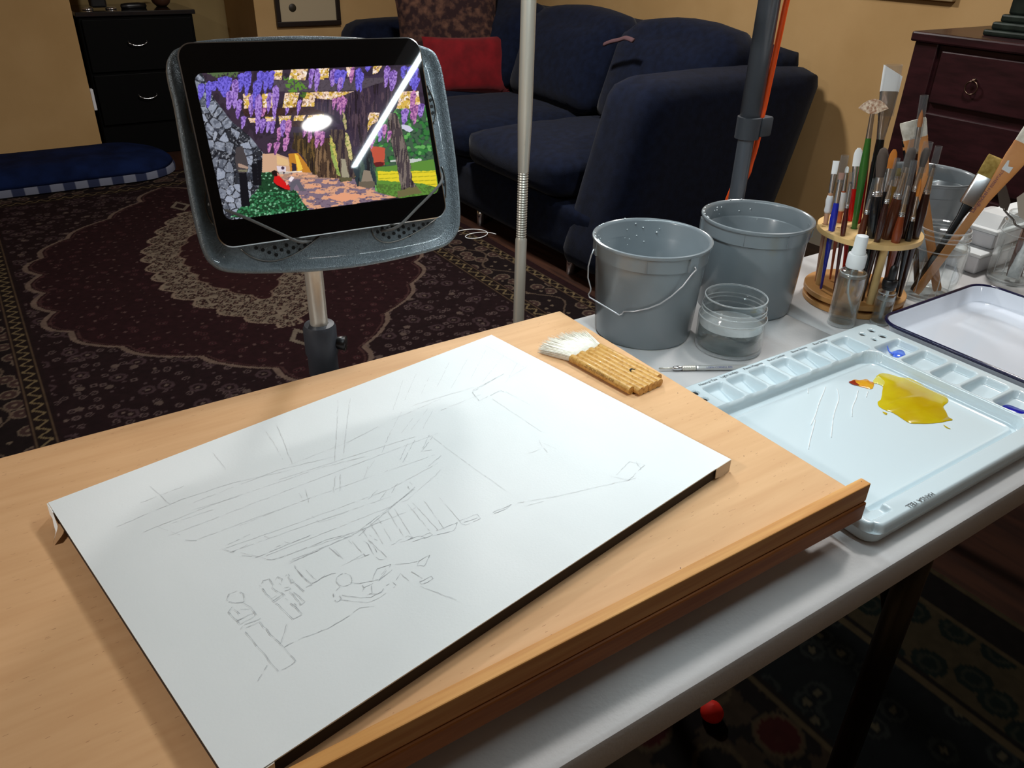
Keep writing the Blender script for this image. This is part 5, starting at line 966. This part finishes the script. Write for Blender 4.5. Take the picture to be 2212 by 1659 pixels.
# craft knife lying on the table
kn = thing('craft_knife', 'silver hexagonal craft knife lying on the table beside the palette', 'knife', onz(1500, 797, TZ))
ka = onz(1418, 796, TZ + 0.0042); kb = onz(1600, 793.5, TZ + 0.0042); kd = (kb - ka).normalized(); Lk = 0.150
def kp(x): return ka + kd * x
G().tube([kp(0.004), kp(0.028)], [0.0014, 0.0016], 8).out('knife_neck', m_steel, kn, True)
G().lathe(kp(0.024), [(0.0016, 0), (0.0036, 0.003), (0.0040, 0.010), (0.0026, 0.015)], 16, True, True, axis=kd).out('knife_collar', m_chrome, kn, True, autosm=35)
g = G(); kr = [(0.0036, 0.0), (0.0039, 0.001)]
for i in range(7): kr += [(0.0039, 0.002 + i * 0.0026), (0.0036, 0.0026 + i * 0.0026), (0.0039, 0.0033 + i * 0.0026)]
g.lathe(kp(0.039), kr, 14, True, True, axis=kd).out('knurled_grip', m_steel, kn, True, autosm=30)
G().tube([kp(0.060), kp(0.062), kp(Lk - 0.002), kp(Lk)], [0.0036, 0.0041, 0.0041, 0.003], 6).out('knife_handle', mat('satin_aluminium', (208, 208, 206), 0.35, metal=0.8), kn)
kup = Vector((0, 0, 1)); ks = kup.cross(kd)
text_on('blue_lettering', 'LOEW-CORNELL 870', 0.0042, kp(0.074) + kup * 0.0012 - ks * 0.0040 * (1 if ks.dot(CAM - ka) < 0 else -1), kd, kup * 0.7 + ks * 0.7 * (1 if ks.dot(CAM - ka) < 0 else -1), mat('blue_print', (50, 66, 130), 0.5), kn, lift=0.0004)

# ================================================================== SPRAY BOTTLE AND DROPPER BOTTLE
sx_, sy_ = 1.134, 0.696
sb = thing('spray_bottle', 'clear spray bottle of water with white pump top in front of the brush holder', 'bottle', (sx_, sy_, TZ))
fixn(G().lathe((sx_, sy_, TZ), [(0, 0.0006), (0.019, 0.0006), (0.0222, 0.003), (0.0226, 0.008), (0.0226, 0.086), (0.0215, 0.092), (0.017, 0.0965), (0.0135, 0.098), (0.0135, 0.104), (0.0120, 0.104), (0.0120, 0.097), (0.016, 0.0945), (0.0195, 0.091), (0.0210, 0.086), (0.0210, 0.009), (0.0185, 0.006), (0, 0.0055)], 40).out('bottle_body', m_glass_b, sb, True, autosm=50))
fixn(G().lathe((sx_, sy_, TZ), [(0, 0.0062), (0.018, 0.0066), (0.0206, 0.0095), (0.0206, 0.0865), (0.0192, 0.0885), (0, 0.0885)], 40).out('water', m_water2, sb, True, autosm=40))
G().lathe((sx_, sy_, TZ), [(0.0142, 0.1015), (0.0148, 0.103), (0.0148, 0.121), (0.0138, 0.124), (0.0105, 0.1245)], 32).out('pump_collar', m_white, sb, True, autosm=35)
G().lathe((sx_, sy_, TZ), [(0.0112, 0.1245), (0.0112, 0.129), (0.0100, 0.131), (0.0098, 0.150), (0.0090, 0.1535), (0.0, 0.1548)], 28).out('spray_head', m_white, sb, True, autosm=35)
tb_axis = Vector((CR.x, CR.y, 0)).normalized()
G().tube(smooth_path([Vector((sx_, sy_, TZ + z)) + tb_axis * a for a, z in ((-0.002, 0.10), (-0.003, 0.078), (-0.001, 0.06), (0.004, 0.045), (0.011, 0.030), (0.016, 0.018))], 4), 0.0015, 8).out('dip_tube', m_tube, sb, True)
dx_, dy_ = 1.193, 0.664
db = thing('dropper_bottle', 'small clear dropper bottle with black cap beside the spray bottle', 'bottle', (dx_, dy_, TZ))
fixn(G().lathe((dx_, dy_, TZ), [(0, 0.0006), (0.0135, 0.0006), (0.0152, 0.003), (0.0152, 0.052), (0.0135, 0.057), (0.0085, 0.061), (0.0085, 0.065), (0.0072, 0.065), (0.0072, 0.060), (0.012, 0.056), (0.0140, 0.051), (0.0140, 0.005), (0, 0.003)], 32).out('bottle_body', m_glass_b, db, True, autosm=50))
fixn(G().lathe((dx_, dy_, TZ), [(0, 0.0034), (0.0137, 0.0054), (0.0137, 0.044), (0, 0.044)], 32).out('water', m_water2, db, True, autosm=40))
G().lathe((dx_, dy_, TZ), [(0.0102, 0.0625), (0.0106, 0.0635), (0.0106, 0.067), (0.0118, 0.068), (0.0118, 0.077), (0.0105, 0.079), (0.0062, 0.080), (0.0058, 0.084), (0.0060, 0.093), (0.0050, 0.100), (0.0022, 0.1035), (0, 0.104)], 28).out('dropper_cap', m_blackpl, db, True, autosm=35)
G().lathe((dx_, dy_, TZ), [(0.0022, 0.008), (0.003, 0.02), (0.003, 0.064)], 12, True).out('glass_pipette', m_tube, db, True)

# ================================================================== BRUSH HOLDER
hx_, hy_ = 1.236, 0.749; HT = 0.1325
hd = thing('brush_holder', 'round light wood carousel brush holder with turntable base', 'brush holder', (hx_, hy_, TZ))
fixn(G().lathe((hx_, hy_, TZ), [(0, 0.0005), (0.0835, 0.0005), (0.0845, 0.0015), (0.0845, 0.0085), (0.0835, 0.0095), (0, 0.0095)], 72).out('turntable', m_lightwood2, hd, True, autosm=35))
fixn(G().lathe((hx_, hy_, TZ), [(0, 0.0097), (0.05, 0.0097), (0.05, 0.0155), (0, 0.0155)], 48).out('bearing', m_hole, hd, True, autosm=35))
fixn(G().lathe((hx_, hy_, TZ), [(0, 0.016), (0.0845, 0.016), (0.0855, 0.017), (0.0855, 0.0245), (0.0845, 0.0255), (0, 0.0255)], 72).out('lower_disc', m_lightwood2, hd, True, autosm=35))
for a in (-2.0, 0.3, 2.4):
    pa3 = onz(1879, 655, TZ + 0.026) if a == -2.0 else Vector((hx_ + 0.062 * math.cos(a), hy_ + 0.062 * math.sin(a), 0))
    G().lathe((pa3.x, pa3.y, TZ + 0.0256), [(0.0062, 0), (0.0062, HT - 0.0085 - 0.0258)], 16, True, True).out('dowel_post', m_lightwood, hd, True, autosm=35)

AX_UP = Vector((0, 0, 1))
BR_ = []   # brush specs: hole px, tip px, list
def taper(P0, d, L, prof): return [(r, L * t) for t, r in prof]
hole_list = []
def brush_axis(hp, tp):
    P = onz(hp[0], hp[1], TZ + HT); d = ray(*tp).normalized(); w0 = CAM - P; a = 1.0; b = d.dot(AX_UP); c = 1.0; dd = d.dot(w0); e = AX_UP.dot(w0)
    s = (b * e - c * dd) / (a * c - b * b); T_ = CAM + d * s; return P, (T_ - P).normalized()
def t_at(P, u, y):
    lo, hi = -0.14, 0.35
    for _ in range(40):
        m = (lo + hi) / 2
        if pix(P + u * m)[1] > y: lo = m
        else: hi = m
    return (lo + hi) / 2
GRP = 'paintbrushes standing in the wooden holder'
def make_brush(name, label, hp, tip, yf0, yf1, hm, rh, bm, shape='round', bw=None, cap=None, grip=None, crimp=True, ytip=None, rf=None, below=True, hend=None):
    """hp: pixel where the brush enters the top disc; tip: tip pixel; yf0/yf1: pixel rows of ferrule bottom and top"""
    rh *= 1.35; rf = (rf * 1.3) if rf else None
    P, u = brush_axis(hp, tip); t0 = t_at(P, u, yf0); t1 = t_at(P, u, yf1); t2 = t_at(P, u, ytip if ytip else tip[1]); rf = rf or rh * 0.8; bw = bw or rf * 2
    zb = (TZ + 0.0262 - P.z) / u.z; tb0 = zb if below else -0.02
    foot = P + u * tb0; t = thing(name, label, 'paintbrush', foot, GRP); hole_list.append((P.x, P.y, max(rh * (0.8 if not grip else 1.0), 0.0030)))
    L = t0 - tb0; pr = [(0.0, tb0 + 0.0001), (rh * 0.36, tb0 + 0.002), (rh * 0.55, tb0 + 0.3 * L), (rh * 0.82, tb0 + 0.6 * L), (rh * 1.0, tb0 + 0.82 * L), (rf * 1.02, t0 - 0.001), (rf * 0.9, t0 + 0.001)]
    G().lathe(P, pr, 12, axis=u).out('handle', hm, t, True)
    fl = [(rf * 1.04, t0 - 0.0008), (rf * 1.04, t0 + 0.0012)]
    if crimp:
        for q in (0.0022, 0.0048): fl += [(rf * 1.04, t0 + q), (rf * 0.90, t0 + q + 0.0009), (rf * 1.04, t0 + q + 0.0018)]
    vw = (CAM - (P + u * t1)).normalized(); side = u.cross(vw).normalized()
    if shape in ('flat', 'angle', 'filbert', 'fan'):
        n = 16; R = []
        Z = [t0 - 0.0008, t0 + 0.002, t0 + 0.006, t1]
        for z in Z:
            f = max(0, (z - t0) / max(t1 - t0, 1e-4)); a = rf * (1 - f) + bw / 2 * f; b = rf * (1 - f) + rf * 0.45 * f
            R.append([P + u * z + side * a * math.cos(2 * math.pi * k / n) + vw * b * math.sin(2 * math.pi * k / n) for k in range(n)])
        G().rings(R).out('ferrule', m_chrome, t, True, autosm=50)
        R = []; N_ = 7
        for k in range(N_ + 1):
            f = k / N_; z = t1 - 0.001 + (t2 - t1) * f
            if shape == 'filbert': ww = bw / 2 * math.sqrt(max(0.02, 1 - max(0, (f - 0.5) / 0.52) ** 2)) * 1.08; dp = rf * 0.5 * (1 - 0.6 * f)
            elif shape == 'fan': ww = bw / 2 * (1 + 5.4 * f); dp = rf * 0.25
            else: ww = bw / 2 * (1 + 0.08 * f); dp = rf * 0.45 * (1 - 0.75 * f)
            ring = []
            for q in range(n):
                cs, sn = math.cos(2 * math.pi * q / n), math.sin(2 * math.pi * q / n); zz_ = z
                if shape == 'angle': zz_ = z - f * 0.42 * (t2 - t1) * (cs + 1) / 2
                if shape == 'fan': zz_ = z - f * 0.6 * (t2 - t1) * cs * cs
                ring.append(P + u * zz_ + side * ww * cs + vw * dp * sn)
            R.append(ring)
        G().rings(R).out('bristles', bm, t, True, autosm=70)
    else:
        fl += [(rf * 0.86, t0 + 0.010 if t1 - t0 > 0.014 else (t0 + t1) / 2), (bw / 2 * 0.98, t1), (bw / 2 * 0.85, t1 + 0.0003)]
        G().lathe(P, fl, 14, True, axis=u).out('ferrule', m_chrome, t, True, autosm=30)
        Lb = t2 - t1; k = bw / 2
        prb = [(k * 0.9, t1 - 0.001), (k * 1.10, t1 + 0.25 * Lb), (k * 0.95, t1 + 0.55 * Lb), (k * 0.5, t1 + 0.82 * Lb), (0.0, t2)] if shape == 'round' else [(k * 0.95, t1 - 0.001), (k * 1.3, t1 + 0.35 * Lb), (k * 1.35, t1 + 0.7 * Lb), (k * 0.9, t1 + 0.93 * Lb), (0, t2)]
        G().lathe(P, prb, 12, axis=u).out('bristles', bm, t, True)
    if grip:
        ga0, ga1, gm = t_at(P, u, grip[0]), t_at(P, u, grip[1]), grip[2]; rg = rh * 1.35
        G().lathe(P, [(rg * 0.8, ga0), (rg, ga0 + 0.004), (rg * 0.86, ga0 * 0.6 + ga1 * 0.4), (rg * 0.98, ga0 * 0.3 + ga1 * 0.7), (rg * 0.8, ga1 - 0.003), (rg * 0.5, ga1)], 14, True, True, axis=u).out('grip', gm, t, True)
    if cap:
        c0, c1, cr_ = t_at(P, u, cap[0]), t_at(P, u, cap[1]), cap[2]
        G().lathe(P, [(cr_, c0), (cr_, c1), (cr_ * 0.88, c1), (cr_ * 0.88, c0)], 16, axis=u).out('clear_cap', m_cap, t, True, autosm=50)
    return t
mb = make_brush
mb('paintbrush', 'short white-tipped brush with white rubber grip nearest the pails', (1783, 484), (1807, 346), 416, 376, mat('clear_acrylic', (196, 150, 120), 0.1, coat=0.6), 0.0034, m_whiteb, 'flat', 0.0095, grip=(460, 420, m_grip), rf=0.0030)
mb('paintbrush', 'bright blue lacquered brush with a clear cap at the edge of the holder', (1796, 498), (1819, 372), 438, 388, m_bluh, 0.0044, m_pinkb, 'flat', 0.0085, cap=(394, 336, 0.0062), rf=0.0034)
mb('paintbrush', 'brush with pale rubber grip and reddish acrylic handle behind the blue one', (1812, 480), (1831, 358), 412, 372, mat('amber_acrylic', (190, 96, 62), 0.1, coat=0.6), 0.0036, m_whiteb, 'filbert', 0.006, grip=(455, 414, m_grip), rf=0.0028)
mb('paintbrush', 'thin maroon brush with long capped ferrule beside the blue brush', (1820, 509), (1838, 392), 448, 396, m_mbrown, 0.0033, m_dkb, 'round', 0.004, cap=(440, 372, 0.0040), rf=0.0024)
mb('paintbrush', 'red-handled brush with big rounded white bristles', (1836, 476), (1856, 318), 407, 358, m_redh, 0.0050, m_whiteb, 'filbert', 0.0135, rf=0.0036)
mb('paintbrush', 'short brush with square white tip partly behind the green handle', (1850, 470), (1869, 333), 392, 348, m_dbrown, 0.0034, m_whiteb, 'flat', 0.0075, rf=0.003)
mb('paintbrush', 'green-handled fan brush with spread tan and white hair', (1845, 493), (1890, 212), 298, 246, m_grn, 0.0052, m_fan, 'fan', 0.007, rf=0.0034)
mb('paintbrush', 'tall black brush with large slanted white bristles topping the holder', (1868, 486), (1932, 138), 300, 197, m_blk, 0.0058, m_whiteb, 'angle', 0.028, rf=0.0048, cap=(250, 140, 0.0130))
mb('paintbrush', 'medium brown brush with narrow clear cap nearest the spray bottle', (1860, 508), (1886, 406), 461, 430, m_brown, 0.0047, m_dkb, 'round', 0.004, cap=(450, 387, 0.0044), rf=0.0030)
mb('paintbrush', 'thick black brush with ringed silver ferrule and dark mop hair', (1882, 513), (1910, 318), 422, 382, m_blk, 0.0068, m_dkb, 'mop', 0.0125, rf=0.0058)
mb('paintbrush', 'brush with orange oval bristles rising behind the thick black one', (1894, 497), (1933, 321), 413, 363, m_blk, 0.0046, m_sable, 'filbert', 0.0115, rf=0.0032)
mb('paintbrush', 'slim grey-brown brush with capped tip in front of the bamboo stick', (1894, 522), (1938, 346), 438, 388, m_dbrown, 0.0042, m_dkb, 'round', 0.004, cap=(400, 342, 0.0042), rf=0.0030)
mb('paintbrush', 'flat ochre stick brush with clear square cap amid the brown brushes', (1911, 500), (1943, 362), 402, 380, m_ochre, 0.0044, m_hog, 'flat', 0.009, cap=(384, 350, 0.0062), crimp=False, rf=0.0040)
mb('paintbrush', 'thick brown mop brush with wire-bound ferrule under a tall clear sleeve', (1914, 515), (1972, 318), 427, 360, m_brown, 0.0078, m_dkb, 'mop', 0.0105, cap=(372, 298, 0.0078), rf=0.0060)
mb('paintbrush', 'reddish brown brush with a slim clear cap at the near edge of the disc', (1934, 523), (1969, 372), 466, 400, m_rbrown, 0.0058, m_dkb, 'round', 0.005, cap=(440, 347, 0.0050), rf=0.0036)
mb('paintbrush', 'tall brush with pointed orange hair inside a clear tube', (1950, 500), (1992, 236), 330, 274, m_dbrown, 0.0050, m_sable, 'round', 0.0072, cap=(300, 206, 0.0062), rf=0.0034)
mb('paintbrush', 'dark brown brush with wide clear cap over dark pointed hair', (1950, 513), (2003, 318), 412, 360, m_dbrown, 0.0062, m_dkb, 'mop', 0.0085, cap=(372, 307, 0.0072), rf=0.0046)
mb('paintbrush', 'short black brush with small orange tip at the near edge of the disc', (1961, 520), (1990, 384), 476, 424, m_blk, 0.0040, m_sable, 'round', 0.0055, rf=0.0028)
mb('paintbrush', 'dark brown brush with tall clear tube nearest the glass jar', (1976, 514), (2018, 354), 417, 362, m_dbrown, 0.0058, m_dkb, 'round', 0.006, cap=(380, 316, 0.0056), rf=0.0042)
mb('paintbrush', 'thin red-tipped brush half hidden behind the green handle', (1856, 482), (1880, 300), 350, 322, m_redh, 0.0030, m_redh, 'round', 0.004, rf=0.0022)
ho = [(x, y, r + 0.0006) for x, y, r in hole_list] + [(onz(x, y, TZ + HT).x, onz(x, y, TZ + HT).y, 0.0036) for x, y in ((1812, 492), (1832, 491), (1871, 497), (1780, 489))]
acc = []
for x, y, r in ho:
    if math.hypot(x - hx_, y - hy_) + r > 0.081: 
        k = (0.081 - r) / math.hypot(x - hx_, y - hy_); x, y = hx_ + (x - hx_) * k, hy_ + (y - hy_) * k
    if all(math.hypot(x - a, y - b) > r + q + 0.0005 for a, b, q in acc): acc.append((x, y, r))
circ = lambda cx, cy, r, n: [(cx + r * math.cos(2 * math.pi * k / n), cy + r * math.sin(2 * math.pi * k / n)) for k in range(n)]
fixn(G().plate(circ(hx_, hy_, 0.085, 72), [circ(a, b, q, 14) for a, b, q in acc], lambda p, h: Vector((p[0], p[1], h)), TZ + HT, TZ + HT - 0.0085).out('top_disc', m_lightwood, hd))

# ================================================================== MASON JARS
JARS = []
def mason(cx, cy, label, s=1.0, h=0.128):
    t = thing('glass_jar', label, 'jar', (cx, cy, TZ)); k = s
    pr = [(0, 0.0005), (0.034 * k, 0.0005), (0.037 * k, 0.004), (0.0375 * k, 0.010), (0.0385 * k, 0.088), (0.0375 * k, 0.098), (0.0345 * k, 0.106), (0.0335 * k, 0.110), (0.036 * k, 0.1115), (0.0362 * k, 0.1135), (0.0338 * k, 0.1155), (0.0338 * k, 0.118), (0.0350 * k, 0.1195), (0.0338 * k, 0.121), (0.0340 * k, 0.1265), (0.0330 * k, h), (0.0315 * k, h - 0.001), (0.0312 * k, 0.108), (0.0345 * k, 0.097), (0.0360 * k, 0.087), (0.0350 * k, 0.012), (0.032 * k, 0.0065), (0, 0.0055)]
    fixn(G().lathe((cx, cy, TZ), pr, 40).out('jar_body', m_glass, t, True, autosm=50)); JARS.append(t); return t
j1x, j1y = 1.376, 0.695
mason(j1x, j1y, 'glass jar of wide wooden brushes beside the carousel holder', s=1.27)
j2 = onz(2188, 640, TZ); j2x, j2y = 1.592, 0.655
mason(j2x, j2y, 'glass jar holding palette knives behind the enamel tray', s=1.12)
GR2 = 'wide brushes in the first glass jar'
def flatbrush(label, foot, top, wv_, hw0, hw1, hm, bm, bl, ferr=None, name='paintbrush', hollow=False, thick=0.003, parts=True):
    """foot, top: points; flat handle widening towards the top, bristles beyond"""
    t = thing(name, label, 'paintbrush', foot, GR2); u = (top - foot).normalized(); L = (top - foot).length; v = (CAM - (foot + top) / 2).normalized(); s = u.cross(v).normalized(); v = s.cross(u).normalized()
    def ring(z, w_, th_): return [foot + u * z + s * (a * w_) + v * (b * th_) for a, b in rrect(1, 1, 0.45, 3)]
    prof = [(0.0, hw0 * 0.8, thick * 0.8), (0.02, hw0, thick), (0.45, hw0, thick), (0.66, hw0 * 0.95 + hw1 * 0.05, thick * 1.1), (0.84, hw0 * 0.35 + hw1 * 0.65, thick * 1.3), (0.93, hw1 * 0.96, thick * 1.4), (1.0, hw1, thick * 1.4)]
    G().rings([ring(L * z, a, b) for z, a, b in prof]).out('handle', hm, t, True, autosm=50)
    if ferr: G().rings([ring(L - ferr, hw1 * 0.9, thick * 1.5), ring(L - ferr + 0.003, hw1 * 1.02, thick * 1.62), ring(L, hw1 * 1.05, thick * 1.6)]).out('ferrule', m_chrome, t, True, autosm=50)
    else: G().rings([ring(L - 0.001, hw1 * 1.02, thick * 1.5), ring(L + 0.004, hw1 * 1.02, thick * 1.5)]).out('binding', m_tan, t, True, autosm=50)
    z0 = L + (0 if ferr else 0.004); G().rings([ring(z0, hw1, thick * 1.4), ring(z0 + bl * 0.4, hw1 * 1.06, thick * 1.5), ring(z0 + bl * 0.9, hw1 * 1.10, thick * 0.9), ring(z0 + bl, hw1 * 1.06, thick * 0.4)]).out('bristles', bm, t, True, autosm=60)
    return t, u, s, v, L
# hake leaning left (its handle rises behind the carousel), foot at the jar's near right
def inj(x, y, z): return onz(x, y, TZ + z)
f1 = Vector((j1x + 0.020, j1y - 0.010, TZ + 0.0075)); t1_ = Vector((0, 0, 0))
def along(foot, tx, ty, dist_to):
    """point on the pixel ray (tx, ty) that lies nearest the vertical line through dist_to"""
    d = ray(tx, ty).normalized(); w0 = CAM - dist_to; b = d.z; s = (b * w0.z - d.dot(w0)) / (1 - b * b); return CAM + d * s
top1 = along(f1, 1978, 303, Vector((j1x - 0.010, j1y + 0.03, 0)))
flatbrush('wide wooden hake brush with cream hair leaning towards the carousel', f1, top1, None, 0.0075, 0.0185, m_tan, m_goat, 0.030)
f2 = Vector((j1x - 0.026, j1y + 0.004, TZ + 0.0075)); top2 = along(f2, 2212, 318, Vector((j1x + 0.075, j1y + 0.005, 0)))
tw, u2, s2, v2, L2_ = flatbrush('long tan wooden flat brush with white hair leaning outwards over the tray', f2, top2, None, 0.0072, 0.0185, m_tan, m_goat, 0.035)
pm = f2 + u2 * (L2_ * 0.53); text_on('handle_lettering', 'ESSENTIALS 119', 0.0078, f2 + u2 * (L2_ * 0.645) + v2 * 0.0034 + s2 * 0.002, -u2, -s2, mat('purple_print', (110, 70, 100), 0.6), tw, lift=0.0004) if False else None
def face_text(t, s, size, foot, u, s_, v, z, m, th):
    p = foot + u * z - s_ * 0.0025 + v * (th + 0.0003); return text_on('handle_lettering', s, size, p, u, -s_ if u.cross(-s_).dot(CAM - p) > 0 else s_, m, t, lift=0.0004)
m_pp = mat('purple_print', (112, 66, 96), 0.6)
face_text(tw, 'Langnickel', 0.0095, f2, u2, s2, v2, L2_ * 0.56, m_pp, 0.0032); face_text(tw, '119 ESSENTIALS', 0.0062, f2, u2, s2, v2, L2_ * 0.69, m_pp, 0.0036)
zt_ = L2_ * 0.86; c = f2 + u2 * zt_ + v2 * 0.0045; G().add([c - s2 * 0.008 - u2 * 0.005, c + s2 * 0.006 - u2 * 0.006, c + s2 * 0.0055 + u2 * 0.005, c - s2 * 0.002 + u2 * 0.003, c - s2 * 0.006 + u2 * 0.012, c - s2 * 0.0085 + u2 * 0.011], [(0, 1, 2, 3, 4, 5)]).out('torn_sticker', m_paper, tw)
f3 = Vector((j1x - 0.020, j1y + 0.014, TZ + 0.0075)); top3 = along(f3, 2129, 383, Vector((j1x + 0.045, j1y + 0.03, 0)))
t3, u3, s3, v3, L3_ = flatbrush('black-handled flat brush with chrome ferrule and ochre bristles', f3, top3, None, 0.0055, 0.0150, m_blk, m_hog, 0.036, ferr=0.052, thick=0.0042)
f4 = Vector((j1x + 0.004, j1y + 0.020, TZ + 0.0075)); top4 = along(f4, 1968, 320, Vector((j1x - 0.01, j1y + 0.045, 0)))
flatbrush('black-handled brush tucked behind the cream-haired hake', f4, top4, None, 0.0050, 0.0125, m_blk, m_blk, 0.012, thick=0.004)

# things in the second glass jar
GR3 = 'palette knives in the second glass jar'
def poly_blade(P, foot_px_depth, th, name, m, parent):
    n = len(P); d = (CAM - P[0]).normalized(); return fixn(G().add(list(P) + [p - d * th for p in P], [tuple(range(n)), tuple(range(2 * n - 1, n - 1, -1))] + [(i, i + n, (i + 1) % n + n, (i + 1) % n) for i in range(n)]).out(name, m, parent))
def atd(x, y, ref): return onpl(x, y, ref, CF)
ref = Vector((j2x - 0.01, j2y, 0.9))
k1 = thing('palette_knife', 'diamond-shaped steel palette knife with cranked neck in the second jar', 'palette knife', Vector((j2x + 0.0, j2y, TZ + 0.008)), GR3)
poly_blade([atd(x, y, ref) for x, y in ((2162, 395), (2170, 388), (2183, 436), (2181, 442), (2176, 456), (2160, 448), (2155, 420))], None, 0.0008, 'blade', m_knife, k1)
G().tube(smooth_path([atd(2168, 452, ref), atd(2178, 464, ref), atd(2190, 476, ref), atd(2194, 486, ref), Vector((j2x + 0.0, j2y + 0.005, TZ + 0.10))], 4), 0.0018, 8).out('neck', m_steel_d, k1, True)
G().tube([Vector((j2x + 0.0, j2y + 0.005, TZ + 0.10)), Vector((j2x - 0.008, j2y + 0.0, TZ + 0.03)), Vector((j2x - 0.008, j2y, TZ + 0.009))], [0.004, 0.0065, 0.0045], 10).out('handle', m_hbrown, k1, True)
k2 = thing('palette_knife', 'broad pale palette knife at the edge of the second jar', 'palette knife', Vector((j2x + 0.015, j2y - 0.01, TZ + 0.008)), GR3)
poly_blade([atd(x, y, ref) for x, y in ((2196, 427), (2214, 414), (2235, 418), (2235, 462), (2218, 480), (2200, 466))], None, 0.0008, 'blade', m_steel, k2)
G().tube([atd(2218, 476, ref), Vector((j2x + 0.012, j2y - 0.004, TZ + 0.09))], 0.002, 8).out('neck', m_steel_d, k2, True)
G().tube([Vector((j2x + 0.012, j2y - 0.004, TZ + 0.09)), Vector((j2x + 0.008, j2y - 0.012, TZ + 0.009))], [0.005, 0.004], 10).out('handle', m_hbrown, k2, True)
k3 = thing('paint_scraper', 'thick paint-caked white handle leaning in the second jar', 'tool', Vector((j2x - 0.022, j2y - 0.012, TZ + 0.008)), GR3)
G().tube(smooth_path([Vector((j2x - 0.024, j2y - 0.014, TZ + 0.013)), Vector((j2x - 0.014, j2y - 0.012, TZ + 0.038)), Vector((j2x + 0.002, j2y - 0.010, TZ + 0.065)), Vector((j2x + 0.022, j2y - 0.008, TZ + 0.10))], 4), [0.0095, 0.0105, 0.0108, 0.0105, 0.010, 0.0102, 0.0104, 0.010, 0.0096, 0.0095, 0.009, 0.0085, 0.008], 14).out('caked_handle', m_dried, k3, True)

# ================================================================== WHITE BOXES BEHIND THE JARS
wb = thing('storage_box', 'low white plastic box with stepped lid behind the glass jars', 'box', (1.74, 0.76, TZ))
pA = Vector((1.555, 0.688, 0)); 
fixn(G().box(1.552, 1.86, 0.703, 0.766, TZ + 0.0004, TZ + 0.034, 0.004).out('box_body', m_cream, wb))
fixn(G().box(1.547, 1.865, 0.699, 0.770, TZ + 0.0345, TZ + 0.042, 0.003).out('box_lid', m_white, wb))
wb2 = thing('storage_box', 'second white plastic box stacked on the first behind the jars', 'box', (1.76, 0.78, TZ + 0.042))
fixn(G().box(1.592, 1.84, 0.706, 0.764, TZ + 0.0424, TZ + 0.072, 0.004).out('box_body', m_cream, wb2))
fixn(G().box(1.587, 1.845, 0.702, 0.768, TZ + 0.0725, TZ + 0.080, 0.003).out('box_lid', m_white, wb2))
rg = [Vector((x, y, TZ + 0.0802)) for x, y in ((1.60, 0.71), (1.83, 0.71), (1.83, 0.76), (1.60, 0.76))]
fixn(G().rings([rg, [p + (Vector((1.715, 0.735, TZ + 0.0802)) - p) * 0.18 + Vector((0, 0, 0.022)) for p in rg]]).out('lid_hump', m_white, wb2))

# ---- whitish rings painted as glints on rims, threads, bases; water surfaces whitened as sheen
def glint_ring(parent, name, c, r, z, t, m=m_edge_glint):
    G().lathe((c[0], c[1], TZ + z), [(r - t, -t), (r + t * 0.4, -t), (r + t * 0.6, 0), (r + t * 0.2, t), (r - t, t)], 48).out(name, m, parent, True)
glint_ring(jr, 'jar_rim_glint', (jx_, jy_), 0.0468, 0.0856, 0.0010)
for z in (0.0645, 0.071): glint_ring(jr, 'screw_thread_glint', (jx_, jy_), 0.0487, z, 0.0007)
glint_ring(jr, 'jar_shoulder_glint', (jx_, jy_), 0.0515, 0.0545, 0.0009); glint_ring(jr, 'jar_base_glint', (jx_, jy_), 0.0500, 0.0035, 0.0022)
G().lathe((jx_, jy_, TZ + 0.0383), [(0.0490, 0.0006), (0.0465, 0.0), (0.0, 0.0)], 48).out('water_surface_sheen', m_surf_sheen, jr, True)
glint_ring(sb, 'bottle_base_glint', (sx_, sy_), 0.0212, 0.0035, 0.0022); glint_ring(sb, 'bottle_shoulder_glint', (sx_, sy_), 0.0205, 0.0925, 0.0010)
G().lathe((sx_, sy_, TZ + 0.0860), [(0.0204, 0.0004), (0.019, 0.0), (0.0, 0.0)], 32).out('water_surface_sheen', m_surf_sheen, sb, True)
glint_ring(db, 'bottle_base_glint', (dx_, dy_), 0.0142, 0.003, 0.0016); glint_ring(db, 'bottle_shoulder_glint', (dx_, dy_), 0.0135, 0.0565, 0.0009)
G().lathe((dx_, dy_, TZ + 0.0442), [(0.0136, 0.0003), (0.0125, 0.0), (0.0, 0.0)], 28).out('water_surface_sheen', m_surf_sheen, db, True)
for (cx, cy), k, par in (((j1x, j1y), 1.27, JARS[0]), ((j2x, j2y), 1.12, JARS[1])):
    glint_ring(par, 'jar_rim_glint', (cx, cy), 0.0335 * k, 0.1275, 0.0012); glint_ring(par, 'screw_thread_glint', (cx, cy), 0.0350 * k, 0.1195, 0.0007); glint_ring(par, 'screw_thread_glint', (cx, cy), 0.0360 * k, 0.1125, 0.0009)
    glint_ring(par, 'jar_base_glint', (cx, cy), 0.0355 * k, 0.004, 0.0026); glint_ring(par, 'jar_shoulder_glint', (cx, cy), 0.0378 * k, 0.094, 0.0008)
    ref_ = CAM - Vector((cx, cy, TZ + 0.05)); av = math.atan2(ref_.y, ref_.x)
    for da in (-0.75, -0.35, 0.35, 0.75):
        a = av + da; G().tube([Vector((cx + 0.0382 * k * math.cos(a), cy + 0.0382 * k * math.sin(a), TZ + z)) for z in (0.018, 0.05, 0.082)], [0.0006, 0.001, 0.0006], 6).out('moulded_flute', m_edge_glint, par, True)
